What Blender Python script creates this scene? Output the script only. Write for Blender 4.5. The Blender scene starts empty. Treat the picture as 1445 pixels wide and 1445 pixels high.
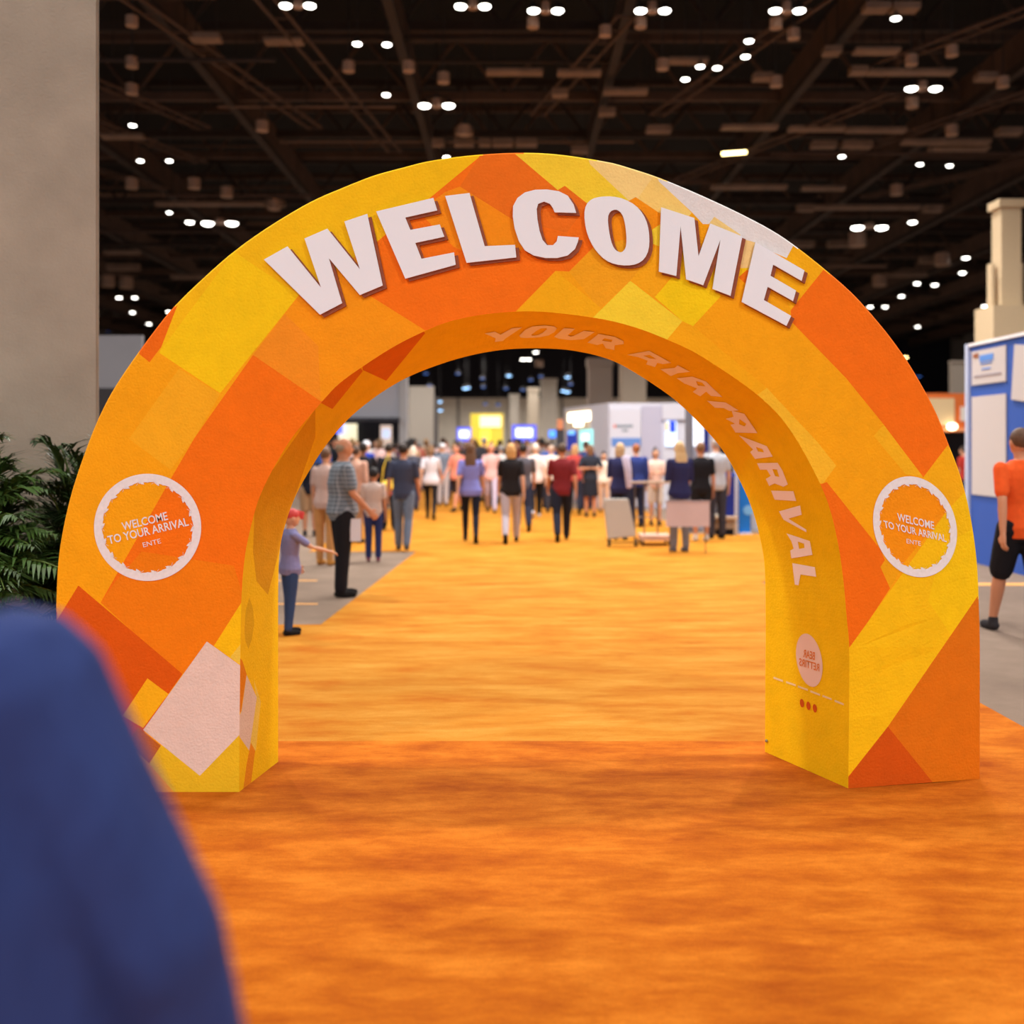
import bpy, bmesh, math, random
from mathutils import Vector, Matrix
from mathutils.geometry import interpolate_bezier
random.seed(7)
F = 1445.0; CX = 722.5; HZ = 626.0; CH = 1.65
C = bpy.context.scene.collection
PI = math.pi

def P(x, y, d):
    """point of the hall seen at photo position (x, y) at distance d"""
    return Vector(((x-CX)/F*d, d, CH-(y-HZ)/F*d))
def gd(y): return CH*F/(y-HZ)          # distance of a floor point
def lin(c):
    return tuple((v/12.92 if v <= .04045 else ((v+.055)/1.055)**2.4) for v in [k/255 for k in c])

# ------------------------------------------------------------------ materials
MATS = {}
def mat(name, rgb, rough=.7, noise=0, nscale=30, bump=0, bscale=200, metal=0, emit=0, spec=.3):
    if name in MATS: return MATS[name]
    m = bpy.data.materials.new(name); m.use_nodes = True
    nt = m.node_tree; b = nt.nodes['Principled BSDF']; L = nt.links
    col = (*lin(rgb), 1)
    b.inputs['Base Color'].default_value = col
    b.inputs['Roughness'].default_value = rough
    b.inputs['Metallic'].default_value = metal
    b.inputs['Specular IOR Level'].default_value = spec
    tc = nt.nodes.new('ShaderNodeTexCoord')
    if noise:
        n = nt.nodes.new('ShaderNodeTexNoise'); n.inputs['Scale'].default_value = nscale; n.inputs['Detail'].default_value = 5
        L.new(tc.outputs['Object'], n.inputs['Vector'])
        r = nt.nodes.new('ShaderNodeMapRange'); r.inputs['From Min'].default_value = .3; r.inputs['From Max'].default_value = .7
        r.inputs['To Min'].default_value = 1-noise; r.inputs['To Max'].default_value = 1+noise
        L.new(n.outputs['Fac'], r.inputs['Value'])
        v = nt.nodes.new('ShaderNodeVectorMath'); v.operation = 'SCALE'; v.inputs[0].default_value = col[:3]
        L.new(r.outputs['Result'], v.inputs['Scale']); L.new(v.outputs['Vector'], b.inputs['Base Color'])
    if bump:
        n = nt.nodes.new('ShaderNodeTexNoise'); n.inputs['Scale'].default_value = bscale; n.inputs['Detail'].default_value = 3
        L.new(tc.outputs['Object'], n.inputs['Vector'])
        bp = nt.nodes.new('ShaderNodeBump'); bp.inputs['Strength'].default_value = bump; bp.inputs['Distance'].default_value = .01
        L.new(n.outputs['Fac'], bp.inputs['Height']); L.new(bp.outputs['Normal'], b.inputs['Normal'])
    if emit:
        b.inputs['Emission Color'].default_value = col; b.inputs['Emission Strength'].default_value = emit
        try: m.cycles.emission_sampling = 'NONE' if emit > 9 else 'AUTO'
        except Exception: pass
    MATS[name] = m; return m

def paint_mat():
    m = bpy.data.materials.new('arch_paint'); m.use_nodes = True
    nt = m.node_tree; b = nt.nodes['Principled BSDF']; L = nt.links
    a = nt.nodes.new('ShaderNodeVertexColor'); a.layer_name = 'paint'
    tc = nt.nodes.new('ShaderNodeTexCoord')
    n = nt.nodes.new('ShaderNodeTexNoise'); n.inputs['Scale'].default_value = 9; n.inputs['Detail'].default_value = 6; n.inputs['Roughness'].default_value = .7
    L.new(tc.outputs['Object'], n.inputs['Vector'])
    r = nt.nodes.new('ShaderNodeMapRange'); r.inputs['From Min'].default_value = .3; r.inputs['From Max'].default_value = .7
    r.inputs['To Min'].default_value = .93; r.inputs['To Max'].default_value = 1.05
    L.new(n.outputs['Fac'], r.inputs['Value'])
    v = nt.nodes.new('ShaderNodeVectorMath'); v.operation = 'SCALE'
    L.new(a.outputs['Color'], v.inputs[0]); L.new(r.outputs['Result'], v.inputs['Scale'])
    L.new(v.outputs['Vector'], b.inputs['Base Color'])
    b.inputs['Roughness'].default_value = .75; b.inputs['Specular IOR Level'].default_value = .2
    n2 = nt.nodes.new('ShaderNodeTexNoise'); n2.inputs['Scale'].default_value = 85; n2.inputs['Detail'].default_value = 2
    L.new(tc.outputs['Object'], n2.inputs['Vector'])
    bp = nt.nodes.new('ShaderNodeBump'); bp.inputs['Strength'].default_value = .35; bp.inputs['Distance'].default_value = .01
    L.new(n2.outputs['Fac'], bp.inputs['Height']); L.new(bp.outputs['Normal'], b.inputs['Normal'])
    return m

# ------------------------------------------------------------------ object helpers
def link(name, me, m=None, parent=None):
    o = bpy.data.objects.new(name, me); C.objects.link(o)
    if m is not None:
        if not me.materials: me.materials.append(m)
    if parent is not None:
        o.parent = parent
        o.matrix_parent_inverse = parent.matrix_basis.inverted() if not getattr(parent, '_l', False) else Matrix()
    return o
def obj(name, bm, m, parent=None, smooth=False):
    """world-space geometry; a parent keeps the child where it stands"""
    me = bpy.data.meshes.new(name); bmesh.ops.recalc_face_normals(bm, faces=bm.faces); bm.to_mesh(me); bm.free()
    if smooth:
        for p in me.polygons: p.use_smooth = True
    me.materials.append(m)
    o = bpy.data.objects.new(name, me); C.objects.link(o)
    if parent is not None:
        o.parent = parent
        o.matrix_parent_inverse = Matrix.Translation(parent_loc(parent)).inverted()
    return o
def parent_loc(p):
    v = Vector(p.location)
    q = p
    if q.parent is not None:                 # sub-part of a part: the part itself sits at the thing's origin
        v = Vector((0, 0, 0))
    return v
def thing(name, label, cat, loc=(0,0,0), group=None):
    o = bpy.data.objects.new(name, None); o.empty_display_size = .2; C.objects.link(o); o.location = loc
    return tag(o, label, cat, group)
def tag(o, label, cat, group=None):
    o['label'] = label; o['category'] = cat
    if group: o['group'] = group
    return o
def struct(o): o['kind'] = 'structure'; return o
def box(bm, x0, x1, y0, y1, z0, z1, M=None):
    vs = [bm.verts.new((x, y, z)) for x in (x0, x1) for y in (y0, y1) for z in (z0, z1)]
    if M is not None:
        for v in vs: v.co = M @ v.co
    for f in ((0,1,3,2),(4,6,7,5),(0,4,5,1),(2,3,7,6),(0,2,6,4),(1,5,7,3)): bm.faces.new([vs[i] for i in f])
def bx(*a, M=None):
    bm = bmesh.new(); box(bm, *a, M=M); return bm
def bar(bm, a, b, r, n=6):
    a = Vector(a); b = Vector(b); d = (b-a).normalized()
    u = d.orthogonal().normalized(); w = d.cross(u)
    R = [[bm.verts.new(p+(u*math.cos(2*PI*i/n)+w*math.sin(2*PI*i/n))*r) for i in range(n)] for p in (a, b)]
    for i in range(n): bm.faces.new((R[0][i], R[0][(i+1)%n], R[1][(i+1)%n], R[1][i]))
    bm.faces.new(R[0][::-1]); bm.faces.new(R[1])
def loft(bm, rings, n=12):
    """rings: (centre, axis u, axis v); closed solid"""
    R = []
    for c, u, v in rings:
        R.append([bm.verts.new(c+u*math.cos(2*PI*i/n)+v*math.sin(2*PI*i/n)) for i in range(n)])
    for a, b in zip(R, R[1:]):
        for i in range(n): bm.faces.new((a[i], a[(i+1)%n], b[(i+1)%n], b[i]))
    bm.faces.new(R[0][::-1]); bm.faces.new(R[-1])
def limb(bm, pts, rad, n=10, caps=True, flat=None):
    pts = [Vector(p) for p in pts]; rings = []
    for i, p in enumerate(pts):
        d = (pts[min(i+1, len(pts)-1)]-pts[max(i-1, 0)]).normalized()
        ref = Vector((0,1,0)) if abs(d.y) < .85 else Vector((1,0,0))
        u = d.cross(ref).normalized(); v = u.cross(d).normalized()
        r = rad[i]; r = r if isinstance(r, tuple) else (r, r)
        if i == 0 and caps: rings += [(p-d*min(r)*.95, u*r[0]*.35, v*r[1]*.35), (p-d*min(r)*.6, u*r[0]*.8, v*r[1]*.8)]
        rings.append((p, u*r[0], v*r[1]))
        if i == len(pts)-1 and caps: rings += [(p+d*min(r)*.6, u*r[0]*.8, v*r[1]*.8), (p+d*min(r)*.95, u*r[0]*.35, v*r[1]*.35)]
    loft(bm, rings, n)
def stack(bm, rows, n=16):
    loft(bm, [(Vector((x, y, z)), Vector((rx, 0, 0)), Vector((0, ry, 0))) for z, rx, ry, x, y in rows], n)
def ball(bm, c, r, u=12, v=8):
    c = Vector(c); rows = []
    for i in range(1, v): 
        a = PI*i/v; rows.append((c.z-r[2]*math.cos(a), r[0]*math.sin(a), r[1]*math.sin(a), c.x, c.y))
    rows = [(c.z-r[2]*.995, r[0]*.12, r[1]*.12, c.x, c.y)]+rows+[(c.z+r[2]*.995, r[0]*.12, r[1]*.12, c.x, c.y)]
    stack(bm, rows, u)
def disc(bm, c, r, n=20, axis='z', thick=.01):
    a = Vector(c); d = {'x': Vector((1,0,0)), 'y': Vector((0,1,0)), 'z': Vector((0,0,1))}[axis]
    bar(bm, a-d*thick/2, a+d*thick/2, r, n)
def catmull(pts, n=6):
    out = []
    for i in range(len(pts)-1):
        p0 = Vector(pts[max(i-1, 0)]); p1 = Vector(pts[i]); p2 = Vector(pts[i+1]); p3 = Vector(pts[min(i+2, len(pts)-1)])
        for k in range(n):
            t = k/n
            out.append(.5*((2*p1)+(p2-p0)*t+(2*p0-5*p1+4*p2-p3)*t*t+(3*p1-p0-3*p2+p3)*t**3))
    out.append(Vector(pts[-1])); return out
def resample(pts, n):
    L = [0]
    for a, b in zip(pts, pts[1:]): L.append(L[-1]+(b-a).length)
    out = []; j = 0
    for i in range(n):
        s = L[-1]*i/(n-1)
        while j < len(L)-2 and L[j+1] < s: j += 1
        t = (s-L[j])/max(L[j+1]-L[j], 1e-9); out.append(pts[j].lerp(pts[j+1], min(1, t)))
    return out

# ================================================================== THE ARCH
def Df(x):                       # depth of the front face: its right leg swings away a little
    return 4.833+(.187*((x-1000)/382)**2 if x > 1000 else 0)
def Dr(x): return 5.292+(x-392.5)/(1079-392.5)*.17
def ff(x, y, off=0):             # a point of the front face
    p = P(x, y, Df(x)); p.y -= off; return p
outer = [(79,1119.5),(79.5,1000),(80,930),(80.5,875),(81,842),(83.5,795),(90.6,748),(102,699),(116.5,654),(135,605),(153,567),(171.5,536),(196,500.6),(219,469.5),(240,443),(263,419),(292,391.6),(325,362.6),(362,335),(404,308),(445,285),(487,267),(528,251),(570,239.5),(601.5,231.5),(643,225),(684.6,221),(726,219),(767.6,219.7),(809,224),(860,232.6),(882,238.5),(924,252),(965,268.5),(1007,287),(1048,306.5),(1090,329),(1124,352),(1165,384.5),(1203,418),(1234,452.5),(1259,483.6),(1286,523),(1317,579),(1336,625.7),(1350.5,663),(1361,698),(1371,746),(1377.5,798),(1380,850),(1381.6,910),(1381.5,1000),(1381.5,1101)]
innerF = [(337.5,1119.5),(338,1035),(339,932),(340,870),(341.5,830),(344,800),(349,767),(361,719),(372,690),(390,655),(411,621),(430,597),(451,572.7),(478,543.8),(518,515),(557.6,490),(599.4,469),(632.7,456),(676,446.5),(726,441.6),(767.6,441.8),(819.5,447.5),(861.5,454.5),(903,466),(942.5,481.5),(980,499),(1020,524),(1045,541),(1070,560),(1094.7,583),(1111,603),(1128,629),(1143,656),(1157,684),(1167,708),(1176,738),(1184.4,779),(1190.5,824),(1194.5,870),(1197.5,900),(1198.5,930),(1198,1020),(1197,1114)]
innerR = [(392.5,1076.5),(392.5,1000),(392.5,900),(393,810),(396,770),(405,734),(417.5,700.6),(436,667),(460,630),(490.6,594),(527,563.6),(564,540),(601,523),(653,506),(705,495.8),(757,493.2),(809,496.5),(860,509),(900,530),(950,564),(991,603),(1019,636),(1041,673.8),(1060.5,718),(1071.6,757),(1079,801),(1080.5,878),(1080,960),(1079.5,1062.5)]
def bottoms(c, D):
    c = [list(p) for p in c]
    for k in (0, -1): c[k][1] = HZ+CH*F/D(c[k][0])
    return c
NS = 220
def curve(c, n=NS): return resample(catmull(c), n)
# straight legs are sampled on their own so that the corners line up
O2 = [Vector(p) for p in bottoms(outer, Df)]; I2 = [Vector(p) for p in bottoms(innerF, Df)]; R2 = [Vector(p) for p in bottoms(innerR, Dr)]
OC, IC, RC = curve(O2), curve(I2), curve(R2)

def inpoly(x, y, poly):
    r = False; j = len(poly)-1
    for i in range(len(poly)):
        xi, yi = poly[i]; xj, yj = poly[j]
        if (yi > y) != (yj > y) and x < (xj-xi)*(y-yi)/(yj-yi)+xi: r = not r
        j = i
    return r
FRONT = [  # painted patches in painting order
 ((254,163,35), [(252.5,522),(310.6,558),(275,619),(241,665),(182,621)]),
 ((242,98,10), [(170,480),(211,513),(327,361),(250,320)]),
 ((255,182,12), [(224.5,499.6),(310.6,556.7),(422,418),(532,343),(690,218),(600,190),(400,190),(290,330)]),
 ((255,194,10), [(224.5,499.6),(310.6,556.7),(422,418),(330,357)]),
 ((254,140,14), [(357,502.7),(422,418),(532,343),(520,418),(600,468),(620,490),(460,600),(452.5,568)]),
 ((248,134,38), [(357,502.7),(402,445),(449,490),(452.5,568)]),
 ((247,104,10), [(357,502.7),(452.5,568),(480,560),(345,870),(340,853),(302,913),(255,955),(142,852),(243.5,673),(275,619)]),
 ((243,116,8), [(200,780),(330,800),(345,850),(340,853),(302,913),(255,955),(142,852),(165,820)]),  # lower end of the stripe above: light falloff put into its colour
 ((222,80,4), [(110.6,828),(257.6,953),(237.6,981),(200,1040),(160,1130),(60,1130),(60,910)]),
 ((252,170,26), [(208,959),(237.6,981),(202,1029),(173,1012)]),
 ((252,184,10), [(340,853),(302,913),(345,945),(350,850)]),
 ((240,190,90), [(337.6,913),(324.7,929.4),(345,943),(345,905)]),
 ((236,178,42), [(227,1054),(210.6,1080),(248,1122),(350,1125),(345,1030)]),
 ((196,96,40), [(195,1028),(227,1054),(210.6,1079),(180,1050)]),
 ((236,210,196), [(291.8,907),(345,945),(345,1035),(337.6,1039),(282,1096.5),(202,1031.8)]),
 # crown
 ((250,104,14), [(520,418),(532,343),(684,217),(722,215),(840,290),(840,350),(803,385),(784,384),(726,443),(660,470),(600,468)]),
 ((252,132,18), [(628,273),(649,265),(724,312),(740,352),(700,375),(640,350),(590,300)]),
 ((240,102,26), [(680,217),(722,215),(787,270),(797,264),(830,290),(800,330),(724,312),(649,265)]),
 ((253,200,66), [(722,215),(830,222),(835,234),(888.5,285),(860,292),(830,290),(797,264),(787,270)]),
 ((252,208,164), [(828,220),(880,228),(926,245),(930,256),(976,302),(970,310),(930,302),(897,280),(888.5,286),(833,234)]),
 ((252,200,148), [(926,245),(930,256),(976,302),(970,310),(930,302),(900,282)]),
 ((236,230,226), [(922,240),(1130,345),(1124,352),(1110,366),(1048,339),(1008,307.6),(1000.6,318),(992,318),(976,301),(930,258)]),
 ((252,136,12), [(897,280),(930,302),(940,330),(925,345),(905,380),(860,340),(860,300)]),
 ((254,208,70), [(920,326),(932,318),(932,350),(921,346)]),
 ((246,200,156), [(1008,307.6),(1045,333),(1046,340),(1000,318)]),
 ((248,204,164), [(1048,339),(1070,345),(1060,384),(1045,382)]),
 ((255,190,10), [(1045,380),(1058,380),(1042,395)]),
 ((245,105,10), [(1042,393),(1054.6,382),(1062,400),(1050.5,401)]),
 ((246,152,28), [(838,350),(803,385),(846,438),(890.6,397),(905,380),(880,340)]),
 ((255,164,14), [(784,384),(848.6,437),(838,450),(726,445)]),
 ((254,160,22), [(901,384),(925,350),(950,385),(924,421),(890,397)]),
 ((255,206,66), [(889.5,398),(963,455),(938,490),(836.6,450)]),
 ((255,190,12), [(955,340),(985,345),(1005,375),(1017,420),(950,390)]),
 ((255,200,14), [(924,421),(955,385),(1017,420),(978,462),(963,455)]),
 # right leg
 ((255,160,14), [(978,462),(1082,549),(1070,575),(1000,530),(938,485),(963,455)]),
 ((255,164,12), [(1124,340),(1164,385),(1115.5,440),(1100,400),(1110,366)]),
 ((248,102,12), [(1164,380),(1115.5,440),(1117.6,456.6),(1194,535.5),(1248,602),(1302.7,675.5),(1338,629),(1400,600),(1300,400),(1190,350)]),
 ((253,176,54), [(1082,549),(1153,625),(1180,659),(1161.5,684),(1140,680),(1060,560),(1070,558)]),
 ((252,168,32), [(1246.6,601),(1302.7,674.5),(1278,671),(1233,617)]),
 ((243,100,12), [(1166.7,682),(1242.5,777),(1248.7,792),(1242.5,802),(1256,832),(1225,879),(1199,915),(1170,915),(1140,690),(1161.5,684)]),
 ((244,154,16), [(1248.7,792),(1242.5,802),(1256,832),(1275,800)]),
 ((252,165,18), [(1338,629),(1302.7,675.5),(1320,700),(1345,720),(1363,697),(1380,680)]),
 ((250,136,8), [(1290,680),(1330,700),(1336,723),(1273.6,798),(1250,780),(1240,750),(1240,720),(1260,685)]),
 ((250,184,12), [(1363,694),(1336,723),(1225,879),(1199,915),(1180,920),(1180,1099),(1197,1097.6),(1253,1027),(1379,843.5),(1400,820),(1390,694)]),
 ((255,192,8), [(1330,770),(1390,740),(1390,835),(1379,843.5),(1342,898),(1310,850)]),  # brighter shading of the yellow band, put in as colour
 ((224,104,12), [(1390,828),(1253,1027),(1316.5,1106),(1325,1125),(1400,1125),(1400,828)]),
 ((212,76,10), [(1253,1027),(1190,1107),(1190,1130),(1335,1130),(1316.5,1106)]),
]
SOFFIT = [
 ((232,112,14), [(440,560),(454,571),(469,579),(512,525.5),(500,510),(470,530)]),
 ((228,104,10), [(512,524),(545,539),(600,472),(590,460),(510,505)]),
 ((226,150,12), [(360,700),(445,579),(445,618),(405,735),(378,841),(362,822),(357,780)]),
 ((226,162,18), [(351.8,844.7),(357,860),(358.8,882),(355,905),(350.6,917.6),(346,905),(344.7,890),(347,862)]),
 ((230,122,18), [(334,925),(342,934),(348,953),(340,1007),(330,1000)]),
 ((240,196,110), [(358,960),(368,992),(361,1061),(352,1061),(362,988)]),
 ((232,206,182), [(348,954),(362.4,986),(351.8,1061),(330,1030),(341,1004.7)]),
 ((236,132,28), [(354,1049.4),(360,1061),(354,1109),(342,1125),(348,1080)]),
]
def pigment(c, g=1.30, bl=.6):
    r = lin(c); w = max(0, min(1, (r[0]-r[2]-.35)/.3))         # only the strong yellows and oranges
    return (min(1, r[0]*(1+.04*w)), min(1, r[1]*(1+.40*(1-r[1])*w)), r[2]*(1-.4*w), 1)
def patchwork(bm, patches, base):
    """cut a flat mesh (photo-plane coordinates) along every patch edge and colour the pieces"""
    for col, poly in patches:
        xs = [p[0] for p in poly]; ys = [p[1] for p in poly]
        x0, x1, y0, y1 = min(xs)-1, max(xs)+1, min(ys)-1, max(ys)+1
        for i in range(len(poly)):
            a = Vector((*poly[i], 0)); b = Vector((*poly[(i+1) % len(poly)], 0)); d = b-a
            if d.length < .5: continue
            ex0, ex1, ey0, ey1 = min(a.x, b.x)-.5, max(a.x, b.x)+.5, min(a.y, b.y)-.5, max(a.y, b.y)+.5
            fs = [f for f in bm.faces if not (max(v.co.x for v in f.verts) < ex0 or min(v.co.x for v in f.verts) > ex1 or max(v.co.y for v in f.verts) < ey0 or min(v.co.y for v in f.verts) > ey1)]
            if not fs: continue
            g = list({e for f in fs for e in f.edges})+list({v for f in fs for v in f.verts})+fs
            bmesh.ops.bisect_plane(bm, geom=g, dist=1e-3, plane_co=a, plane_no=Vector((-d.y, d.x, 0)).normalized())
    cols = {}
    lay = bm.loops.layers.float_color.new('paint')
    for f in bm.faces:
        c = f.calc_center_median(); col = base
        for cc, poly in patches:
            if inpoly(c.x, c.y, poly): col = cc
        v = pigment(col)
        for l in f.loops: l[lay] = v
def strip(A, B):
    bm = bmesh.new()
    va = [bm.verts.new((p.x, p.y, 0)) for p in A]; vb = [bm.verts.new((p.x, p.y, 0)) for p in B]
    for i in range(len(A)-1): bm.faces.new((va[i], va[i+1], vb[i+1], vb[i]))
    return bm
def flatcol(bm, fn):
    lay = bm.loops.layers.float_color.new('paint')
    for f in bm.faces:
        v = (*lin(fn(f)), 1)
        for l in f.loops: l[lay] = v
PM = paint_mat()
arch = thing('welcome_arch', 'big orange and yellow patchwork arch reading WELCOME, standing on the orange carpet', 'archway', (.07, 5.05, 0))
bm = strip(OC, IC); patchwork(bm, FRONT, (255,154,10))
for v in bm.verts: v.co = ff(v.co.x, v.co.y)
obj('front_panel', bm, PM, arch)
def colour_at(x, y, patches=FRONT, base=(255,154,10)):
    col = base
    for cc, poly in patches:
        if inpoly(x, y, poly): col = cc
    return col
# inner lining: ruled between the front opening and the rear opening
F3 = [ff(p.x, p.y) for p in IC]; R3 = [P(p.x, p.y, Dr(p.x)) for p in RC]
def sofmap(x, y, off=0):
    q = Vector((x, y)); best = None
    for i in range(NS-1):
        # signed side of rulings i and i+1
        a0, a1, b0, b1 = IC[i], RC[i], IC[i+1], RC[i+1]
        s0 = (a1-a0).cross(q-a0); s1 = (b1-b0).cross(q-b0)
        if s0*s1 <= 0:
            k = abs(s0)/max(abs(s0)+abs(s1), 1e-9)
            f = a0.lerp(b0, k); r = a1.lerp(b1, k)
            t = (q-f).dot(r-f)/(r-f).length_squared
            pen = max(0, -t, t-1)
            if best is None or pen < best[0]: best = (pen, i, k, t)
            if pen < .01: break
    if best is None or best[0] > .05:
        for i in range(NS):
            f, r = IC[i], RC[i]; t = (q-f).dot(r-f)/(r-f).length_squared
            e = (f.lerp(r, min(1, max(0, t)))-q).length
            if best is None or len(best) == 4 or e < best[0]: best = (e, min(i, NS-2), 0 if i < NS-1 else 1, t, 1)
        best = best[:4]
    _, i, k, t = best; t = min(1.02, max(-.02, t))
    a = F3[i].lerp(F3[i+1], k); b = R3[i].lerp(R3[i+1], k)
    tw = t*a.y/(b.y*(1-t)+t*a.y)
    p = a.lerp(b, tw)
    if off:
        n = (F3[i+1]-F3[i]).cross(b-a).normalized()
        if n.dot(Vector((0.1, 0, 1.2))-p) < 0: n = -n
        p = p+n*off
    return p
bm = strip(IC, RC); patchwork(bm, SOFFIT, (250,188,14))
for v in bm.verts: v.co = sofmap(v.co.x, v.co.y)
obj('inner_lining', bm, PM, arch)
# outer skin, back, and narrow chamfers that catch the light
O3 = [ff(p.x, p.y) for p in OC]; cen = Vector((.07, 0, .9))
def outw(p):
    v = Vector((p.x-cen.x, 0, max(0, p.z-cen.z))); return v.normalized()
CHF = [p+outw(p)*.007+Vector((0, .007, 0)) for p in O3]
for q, p in zip(CHF, O3): q.z = max(0, q.z) if p.z > .01 else 0
Yb = [R3[int(i)].y for i in range(NS)]
OB = [Vector((p.x, y+.0, p.z)) for p, y in zip(CHF, Yb)]
def skin(A, B, fn):
    bm = bmesh.new(); va = [bm.verts.new(p) for p in A]; vb = [bm.verts.new(p) for p in B]
    for i in range(len(A)-1): bm.faces.new((va[i], va[i+1], vb[i+1], vb[i]))
    bm.faces.ensure_lookup_table()
    lay = bm.loops.layers.float_color.new('paint')
    for i, f in enumerate(bm.faces):
        v = pigment(fn(i))
        for l in f.loops: l[lay] = v
    return bm
edge = lambda i: colour_at(OC[i].x+(3 if OC[i].x < 726 else -3), OC[i].y+3)
obj('edge_trim', skin(O3, CHF, edge), PM, arch)
obj('outer_skin', skin(CHF, OB, edge), PM, arch)
obj('back_panel', skin(OB, R3, lambda i: (255,154,10) if (i//22) % 2 else (245,110,14)), PM, arch)

# raised lettering across the crown
def cB(l): return [(300+x*.2076, 200+y*.2076) for x, y in l]
def cC(l): return [(560+x*.2076, 190+y*.2076) for x, y in l]
def cD(l): return [(820+x*.2076, 210+y*.2076) for x, y in l]
def cE(l): return [(1020+x*.2076, 330+y*.2076) for x, y in l]
def cK(l): return [(660+x*.2076, 430+y*.2076) for x, y in l]
def cL(l): return [(900+x*.2768, 480+y*.2768) for x, y in l]
def smooth(poly, it=1):
    for _ in range(it):
        out = []
        for i, p in enumerate(poly):
            q = poly[(i+1) % len(poly)]
            out += [(p[0]*.75+q[0]*.25, p[1]*.75+q[1]*.25), (p[0]*.25+q[0]*.75, p[1]*.25+q[1]*.75)]
        poly = out
    return poly
def glyph(poly, hole, fmap, z0, z1, dx=0, dy=0):
    """solid letter between offsets z0 and z1 in front of a surface"""
    bm = bmesh.new(); es = []
    loops = [poly]+([hole] if hole else [])
    base = []
    for lp in loops:
        vs = [bm.verts.new((x+dx, y+dy, 0)) for x, y in lp]; base.append(vs)
        es += [bm.edges.new((vs[i], vs[(i+1) % len(vs)])) for i in range(len(vs))]
    bmesh.ops.triangle_fill(bm, edges=es, use_beauty=True)
    low = {}
    fs = list(bm.faces)
    if z1 > z0 and z0 >= 0:
        for v in list(bm.verts): low[v] = bm.verts.new(fmap(v.co.x, v.co.y, z0))
        for f in fs: bm.faces.new([low[v] for v in f.verts][::-1])
        for vs in base:
            for i in range(len(vs)):
                a, b = vs[i], vs[(i+1) % len(vs)]; bm.faces.new((a, b, low[b], low[a]))
    for v in list(bm.verts):
        if v in low or not low: v.co = fmap(v.co.x, v.co.y, z1)
    return bm
WHT = mat('letter_white', (242,242,246), .5, bump=.05)
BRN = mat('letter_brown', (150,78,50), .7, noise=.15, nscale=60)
LET = [
 (cB([(355,815),(515,725),(742,1005),(630,672),(785,605),(1005,880),(900,557),(1055,505),(1160,990),(1005,1055),(795,805),(885,1110),(735,1188)]), None),
 ([(531.5,301.5),(612,282.4),(617.5,300),(572.5,310),(579.7,327.4),(621,319.7),(627.5,337),(586.6,345.7),(595.3,368),(641,359),(643.5,376.4),(572.5,396)], None),
 (cC([(330,432),(495,412),(598,772),(803,763),(812,848),(475,885)]), None),
 (cC([(1218,547),(1200,490),(1160,430),(1100,400),(1020,388),(940,390),(870,408),(820,445),(790,500),(788,570),(800,650),(830,740),(870,800),(930,835),(1010,852),(1090,852),(1160,835),(1210,790),(1230,740),(1235,713),(1093,703),(1085,740),(1060,765),(1020,765),(990,730),(970,670),(955,590),(950,520),(960,485),(1000,470),(1040,485),(1060,515),(1072,543)]), None),
 (smooth(cD([(18,460),(30,395),(70,355),(130,340),(210,338),(290,355),(370,400),(420,460),(450,530),(462,620),(457,700),(430,760),(380,797),(310,808),(230,800),(160,770),(100,710),(58,640),(30,560)])), smooth(cD([(178,480),(195,440),(230,426),(262,440),(287,480),(302,560),(307,640),(300,690),(275,718),(248,714),(220,690),(200,640),(185,560)]))),
 (cD([(540,412),(765,485),(793,745),(873,522),(1090,610),(1010,1012),(888,965),(942,630),(825,940),(710,900),(672,540),(643,878),(525,848)]), None),
 (cE([(215,70),(547,262),(528,333),(335,222),(317,298),(490,398),(470,470),(298,372),(272,462),(457,570),(425,637),(122,475)]), None)]
def smap(x, y, off): return ff(x, y, off)
for poly, hole in LET:
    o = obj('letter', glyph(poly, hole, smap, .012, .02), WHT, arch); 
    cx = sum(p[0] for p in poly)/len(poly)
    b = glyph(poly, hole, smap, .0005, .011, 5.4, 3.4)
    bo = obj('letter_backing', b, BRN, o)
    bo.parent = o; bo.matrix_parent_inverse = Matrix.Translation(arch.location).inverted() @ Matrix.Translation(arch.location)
    bo['label'] = 'dark brown drop shadow layer behind the white letter'
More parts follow.
